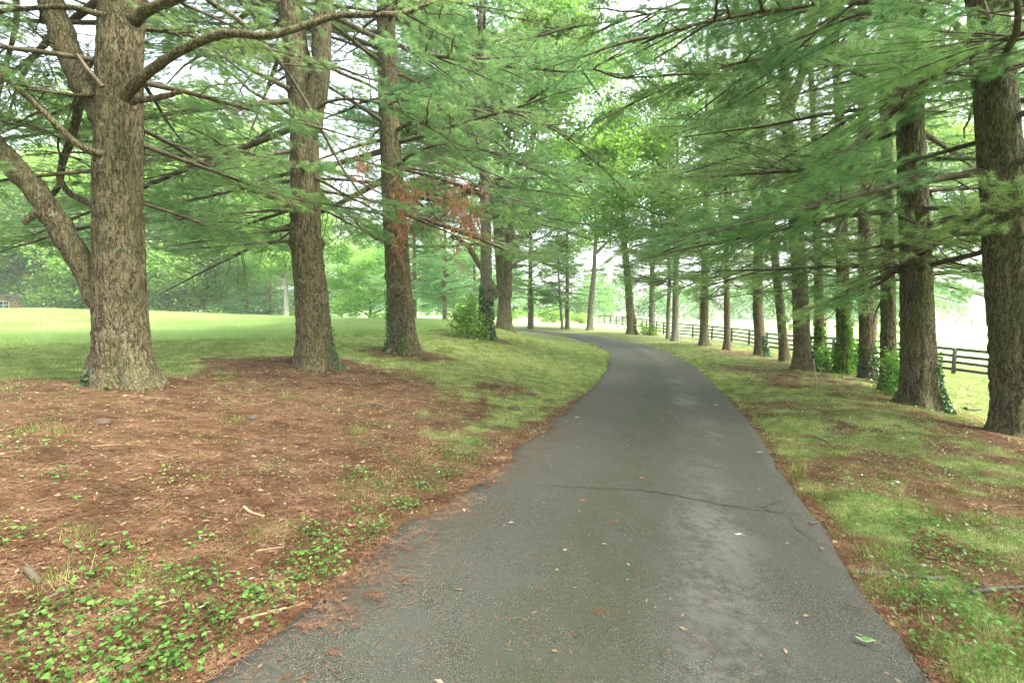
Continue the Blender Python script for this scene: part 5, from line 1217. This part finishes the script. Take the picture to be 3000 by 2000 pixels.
# ------------------------------------------------------------------ sticks, stones, single leaves (things)
def on_ground(u, v, lift=.0):
    x, y = hit(u, v); sd = float(in_road([x], [y])[0])
    z = float(sheet_z(np.array([x]), np.array([y]))[0]) if sd > 0 else gz(x, y)
    return np.array([x, y, z + lift])
def stick(name, label, pts, r, mat, cat="stick", bend=.0, group=None, twigs=0, seed=1):
    q = np.array([on_ground(a, b, r * .9) for a, b in pts]); B = q[0].copy(); rng_ = np.random.default_rng(seed)
    L = np.linalg.norm(q[-1] - q[0]); K = 16; p = smooth_path(q - B, K); 
    p[1:-1] += rng_.normal(0, 1, (K - 2, 3)) * np.array([1, 1, .25]) * min(.10 * r + .0015, .01)
    p[:, 2] += bend * np.sin(np.linspace(0, PI, K))
    t_ = np.linspace(0, 1, K); R = r * (1 - .45 * t_) * (1 + .12 * rng_.normal(size=K)); seg = 8
    V, F = tubes(p[None], R[None], seg); g = Geo(); g.add(V, F)
    for e, o_ in ((0, 0), (K - 1, (K - 1) * seg)):
        g.F.setdefault(seg, []).append(np.array([[o_ + i for i in range(seg)]]))
    for k in range(twigs):
        i = rng_.integers(3, K - 2); d = unit(rng_.normal(size=3) * np.array([1, 1, .2])); l = L * rng_.uniform(.15, .35)
        pp = p[i] + d * np.linspace(0, l, 5)[:, None]; pp[:, 2] = np.maximum(pp[:, 2], p[i, 2] - r * .5); V, F = tubes(pp[None], np.linspace(r * .5, r * .2, 5)[None], 5); g.add(V, F)
    o = link(name, g.mesh(name, [mat]), None, [float(a) for a in B]); tag(o, label, cat, group); return o
GS = "fallen sticks on the litter bank"
stick("stick", "curved yellowish peeled stick on the left litter bank", [(714, 1483), (738, 1503), (775, 1514)], .013, PALEW, group=GS)
stick("stick", "long dark twig on the litter left of the drive", [(775, 1348), (830, 1372), (893, 1398)], .011, TWIG, group=GS, twigs=2, seed=3)
stick("stick", "short dark twig standing out above the long dark one", [(801, 1355), (802, 1320)], .009, TWIG, group=GS)
stick("stick", "straight pale stick pointing at the leafy patch by the road", [(750, 1613), (832, 1600)], .008, PALEW, group=GS)
stick("stick", "long pale stick ending at the asphalt edge, lower left", [(699, 1817), (800, 1790), (893, 1769)], .009, PALEW, group=GS)
stick("stick", "brown stick half under clover in the lower left", [(301, 1807), (360, 1785), (418, 1761)], .010, DEADW, group=GS)
stick("stick", "grey stick with a pale broken end, lower left corner area", [(130, 1748), (165, 1730), (204, 1713)], .012, GREYW, group=GS)
stick("stick", "bright split stick at the very bottom edge left of the drive", [(245, 1998), (316, 1966)], .011, PALEW, group=GS)
stick("stick", "thick dark chunk of rotten wood near the left edge", [(78, 1656), (116, 1698)], .022, TWIG, group=GS)
stick("stick", "long reddish stick lying flat at the left edge, lower corner", [(0, 1800), (80, 1775), (130, 1765)], .009, DEADW, group=GS)
stick("stick", "thin straw-coloured stick on bare litter below the massive pine", [(265, 1320), (320, 1313), (352, 1309)], .008, PALEW, group=GS)
stick("stick", "forked twig tangle below the second left pine", [(1010, 1200), (1060, 1190), (1130, 1195), (1180, 1215)], .010, GREYW, group=GS, twigs=4, seed=5)
stick("stick", "twig with side shoots right of the forked tangle", [(1160, 1215), (1230, 1222), (1300, 1240)], .009, GREYW, group=GS, twigs=3, seed=6)
stick("stick", "dark twig on the grass behind the massive left trunk", [(588, 1060), (620, 1059), (640, 1058)], .03, TWIG, group=GS)
stick("stick", "pale stub of wood touching the left asphalt edge", [(1218, 1424), (1254, 1413)], .016, GREYW, group=GS)
stick("stick", "stick lying over the left asphalt edge halfway up the drive", [(1670, 1180), (1710, 1168)], .014, GREYW, group=GS)
stick("stick", "twig on the left asphalt edge below the halfway stick", [(1548, 1266), (1585, 1252)], .011, GREYW, group=GS)
stick("stick", "short stick on the right asphalt edge beside the crack", [(2372, 1547), (2403, 1532)], .010, DEADW, group=GS)
stick("stick", "dark curled bark strip on the asphalt, lower right", [(2477, 1793), (2515, 1802), (2548, 1812)], .008, TWIG, group=GS)
stick("fallen_branch", "grey-brown fallen branch reaching from the asphalt into the clover, lower right", [(2500, 1678), (2580, 1694), (2680, 1712), (2765, 1722)], .016, GREYW, "branch", twigs=2, seed=8)
stick("fallen_branch", "thick pale branch in the grass at the right edge, lower corner", [(2842, 1763), (2920, 1752), (3010, 1742)], .017, GREYW, "branch", twigs=2, seed=9)
stick("fallen_branch", "whitish forked branch at the right photo edge below the nearest pine", [(2903, 1498), (2950, 1486), (3010, 1487)], .010, DEADW, "branch", twigs=1, seed=10)
stick("fallen_branch", "long fallen bough lying before the straight pine on the right", [(2468, 1114), (2510, 1118), (2545, 1124), (2578, 1134)], .045, DEADW, "branch", twigs=3, seed=11)
stick("fallen_branch", "thin light bough on the ground left of the long fallen one", [(2270, 1096), (2330, 1106), (2388, 1110)], .025, DEADW, "branch", seed=12)
stick("fallen_branch", "bent pale stick propped up against the double-trunked pine", [(2388, 1110), (2372, 1085), (2350, 1078)], .022, DEADW, "branch", bend=.45, seed=13)
stick("fallen_branch", "dark rotten bough on the grass between the two nearest right pines", [(2828, 1206), (2850, 1208), (2875, 1209)], .045, TWIG, "branch", seed=14)
stick("fallen_branch", "grey dead stick lying flat on the right verge grass", [(2386, 1286), (2410, 1294), (2432, 1305)], .014, GREYW, "branch", seed=15)
for i in range(60):
    side = i % 3
    if side < 2: u, v = rng.uniform(20, 1350), rng.uniform(1230, 1960)
    else: u, v = rng.uniform(2300, 2980), rng.uniform(1260, 1950)
    x, y = hit(u, v)
    if float(in_road([x], [y])[0]) > -.1: continue
    a = rng.uniform(0, PI); L = rng.uniform(.05, .22); z = gz(x, y) + .008; r = rng.uniform(.0025, .006)
    p = np.array([[0, 0, 0], [math.cos(a) * L * .5, math.sin(a) * L * .5, .004], [math.cos(a) * L, math.sin(a) * L, 0]]); p = smooth_path(p, 7); p[1:-1] += rng.normal(0, .002, (5, 3))
    V, F = tubes(p[None], np.linspace(r, r * .5, 7)[None], 5); g = Geo(); g.add(V, F)
    tag(link("twig", g.mesh("twig", [(GREYW, DEADW, TWIG, PALEW)[i % 4]]), None, (x, y, z)), "small broken twig lying loose on the verges", "twig", "small loose twigs")
def stone(label, u, v, s, seed):
    B = on_ground(u, v); n = 14; th = np.linspace(0, PI, n); ph = np.linspace(0, 2 * PI, 20, endpoint=False); T_, Pp = np.meshgrid(th, ph, indexing='ij')
    x, y, z = np.sin(T_) * np.cos(Pp), np.sin(T_) * np.sin(Pp), np.cos(T_); r = 1 + .5 * (fbm(x * 1.5 + seed, y * 1.5, z * 1.5, seed, 3) - .5)
    V = np.stack([x * r * s[0], y * r * s[1], z * r * s[2]], -1).reshape(-1, 3); i = np.arange(n * 20).reshape(n, 20); j = np.roll(i, -1, 1)
    g = Geo(); g.add(V, np.stack([i[:-1], i[1:], j[1:], j[:-1]], -1).reshape(-1, 4)); tag(link("stone", g.mesh("stone", [MST]), None, (B[0], B[1], B[2] + s[2] * .2)), label, "stone", "stones in the litter")
stone("blocky grey-brown stone in the litter in front of the massive pine", 300, 1248, (.085, .07, .055), 3)
stone("small rounded stone in the middle of the litter bank", 737, 1232, (.07, .05, .045), 5)
stone("pale stone at the grass edge near the left side of the drive", 1505, 1199, (.12, .08, .06), 8)
stone("flat whitish stone on the right verge grass", 2222, 1094, (.14, .08, .04), 9)
MAPLE = [(0, -.5), (.10, -.15), (.42, -.28), (.38, -.05), (.62, .12), (.36, .22), (.40, .45), (.16, .36), (0, .75), (-.16, .36), (-.40, .45), (-.36, .22), (-.62, .12), (-.38, -.05), (-.42, -.28), (-.10, -.15)]
OVAL = [(0, -.6), (.18, -.35), (.26, 0), (.20, .35), (0, .7), (-.20, .35), (-.26, 0), (-.18, -.35)]
def leaf(label, u, v, s, shape, cols, rot=0.0, fold=.25, name="fallen_leaf", cup=.3):
    B = on_ground(u, v, .012); pts = np.array(shape); n = len(pts); c, s_ = math.cos(rot), math.sin(rot)
    def Zf(p): return fold * np.abs(p[:, 0]) + cup * (p[:, 1] ** 2) * .5
    rings = [pts, pts * .55, pts * .1]; V = np.concatenate([np.c_[q, Zf(q)] for q in rings] + [np.array([[0, 0, 0]])]); V = V * s
    V = np.c_[V[:, 0] * c - V[:, 1] * s_, V[:, 0] * s_ + V[:, 1] * c, V[:, 2]]; V[:, 2] += .10 * s * np.sin(V[:, 0] / s * 5)
    g = Geo(); i = np.arange(n); j = (i + 1) % n; g.add(V, np.concatenate([np.stack([i, j, j + n, i + n], 1), np.stack([i + n, j + n, j + 2 * n, i + 2 * n], 1)])); g.F.setdefault(3, []).append(np.stack([i + 2 * n, j + 2 * n, np.full(n, 3 * n)], 1))
    st = np.array([[0, -.45, .02], [.03, -.8, .02], [0, -1.05, 0]]) * s; st = np.c_[st[:, 0] * c - st[:, 1] * s_, st[:, 0] * s_ + st[:, 1] * c, st[:, 2]]; V2, F2 = tubes(st[None], np.array([[.0015, .0012, .001]]) * (s / .06), 4); g.add(V2, F2)
    tag(link(name, g.mesh(name, [leaf_mat("leaf_" + label[:12].replace(' ', '_'), *cols, .3, 20, .3)]), None, tuple(float(q) for q in B)), label, "leaf", "single fallen leaves")
TAN = ((.32, .19, .08), (.48, .30, .14), (.6, .42, .22)); BRN = ((.26, .12, .07), (.36, .18, .10), (.45, .26, .16)); ORG = ((.45, .17, .07), (.55, .24, .10), (.6, .32, .15)); GRN = ((.10, .22, .06), (.20, .34, .12), (.4, .5, .32)); WHT = ((.6, .58, .5), (.7, .68, .62), (.8, .78, .72))
leaf("large curled tan leaf beside clover left of the drive", 1036, 1546, .085, OVAL, TAN, 1.2, .5, cup=.8)
leaf("dull brown lobed leaf lying on the litter bank", 428, 1577, .07, MAPLE, BRN, .3)
leaf("smaller pinkish-brown leaf below the lobed brown one", 443, 1633, .05, MAPLE, BRN, 1.1)
leaf("small yellow leaf in clover near the left asphalt edge", 955, 1606, .03, OVAL, TAN, .5)
leaf("serrated green-and-white leaf on the asphalt at lower right", 2536, 1904, .07, OVAL, GRN, 1.1, .4, cup=.6)
leaf("green leaf at the right asphalt edge, up the drive", 2224, 1334, .075, OVAL, GRN, 1.4, .2)
leaf("green sprig on the right of the drive, far from the others", 2098, 1194, .09, MAPLE, GRN, .4, .4)
leaf("greyish narrow leaf on the asphalt below the crack", 2163, 1583, .045, OVAL, WHT, 1.3)
leaf("orange curled leaf at the right asphalt edge", 2403, 1474, .04, OVAL, ORG, 1.5, .5)
leaf("pair-like orange leaf beside the fallen branch, lower right", 2590, 1706, .055, OVAL, ORG, 1.3, .5)
leaf("small orange leaf in the centre of the drive near the crack", 1707, 1481, .035, OVAL, ORG, 1.4, .5)
leaf("small orange fragment on the asphalt past the crack", 1880, 1415, .04, MAPLE, ORG, .8, .5)
leaf("pale leaf alone on the asphalt in the lower middle", 1770, 1614, .028, OVAL, TAN, 1.0)
leaf("tiny grey-green leaf left of centre on the asphalt", 1497, 1548, .03, OVAL, WHT, 1.5)
leaf("dark orange curl at the lower edge of the drive", 1625, 1938, .022, OVAL, ORG, 1.2, .5)
leaf("white paper-like leaf on the right litter below the nearest pine", 2627, 1422, .07, OVAL, WHT, .1, .3)
leaf("pinkish leaf on the bare litter of the right verge", 2548, 1501, .05, OVAL, TAN, 1.3, .3)
leaf("whitish leaf lying across the left half of the drive, uphill", 1690, 1230, .07, OVAL, WHT, 1.5, .2)
leaf("yellowish leaf beside the whitish one uphill on the drive", 1661, 1240, .05, OVAL, TAN, 1.4, .2)
# clumps of fallen needles on the asphalt
for i, (u, v) in enumerate([(1755, 1815), (1080, 1760), (1200, 1720), (1100, 1560 + 200), (980, 1930), (1010, 1800), (1785, 1540)]):
    B = on_ground(u, v, .004); n = 26; a = rng.normal(rng.uniform(0, PI), .7, n); L = rng.uniform(.05, .10, n); c = rng.normal(0, .014, (n, 3)) * np.array([1.6, 1, 0]); c[:, 2] = rng.uniform(0, .012, n)
    d = np.stack([np.cos(a), np.sin(a), 0 * a], 1); s = np.stack([-np.sin(a), np.cos(a), 0 * a], 1) * .0011
    T = np.stack([c - d * (L / 2)[:, None] - s, c - d * (L / 2)[:, None] + s, c + d * (L / 2)[:, None]], 1)
    tag(link("needle_clump", tri_mesh("needle_clump", T, mn), None, tuple(float(q) for q in B)), "loose clump of brown pine needles lying on the asphalt", "needle clump", "needle clumps on the drive")

# ------------------------------------------------------------------ haze
HAZE = 0.0006
if HAZE > 0:
    g = Geo(); v, f = box_vf((0, 85, 14), (640, 500, 48)); g.add(v, f)
    m = bpy.data.materials.new("haze"); m.use_nodes = True; nt = m.node_tree; nt.nodes.clear(); out = nt.nodes.new("ShaderNodeOutputMaterial")
    pv = nt.nodes.new("ShaderNodeVolumePrincipled"); pv.inputs['Density'].default_value = HAZE; pv.inputs['Color'].default_value = (.92, .96, .97, 1)
    nt.links.new(pv.outputs[0], out.inputs['Volume'])
    tag(link("haze", g.mesh("haze", [m], smooth=False)), kind='stuff')
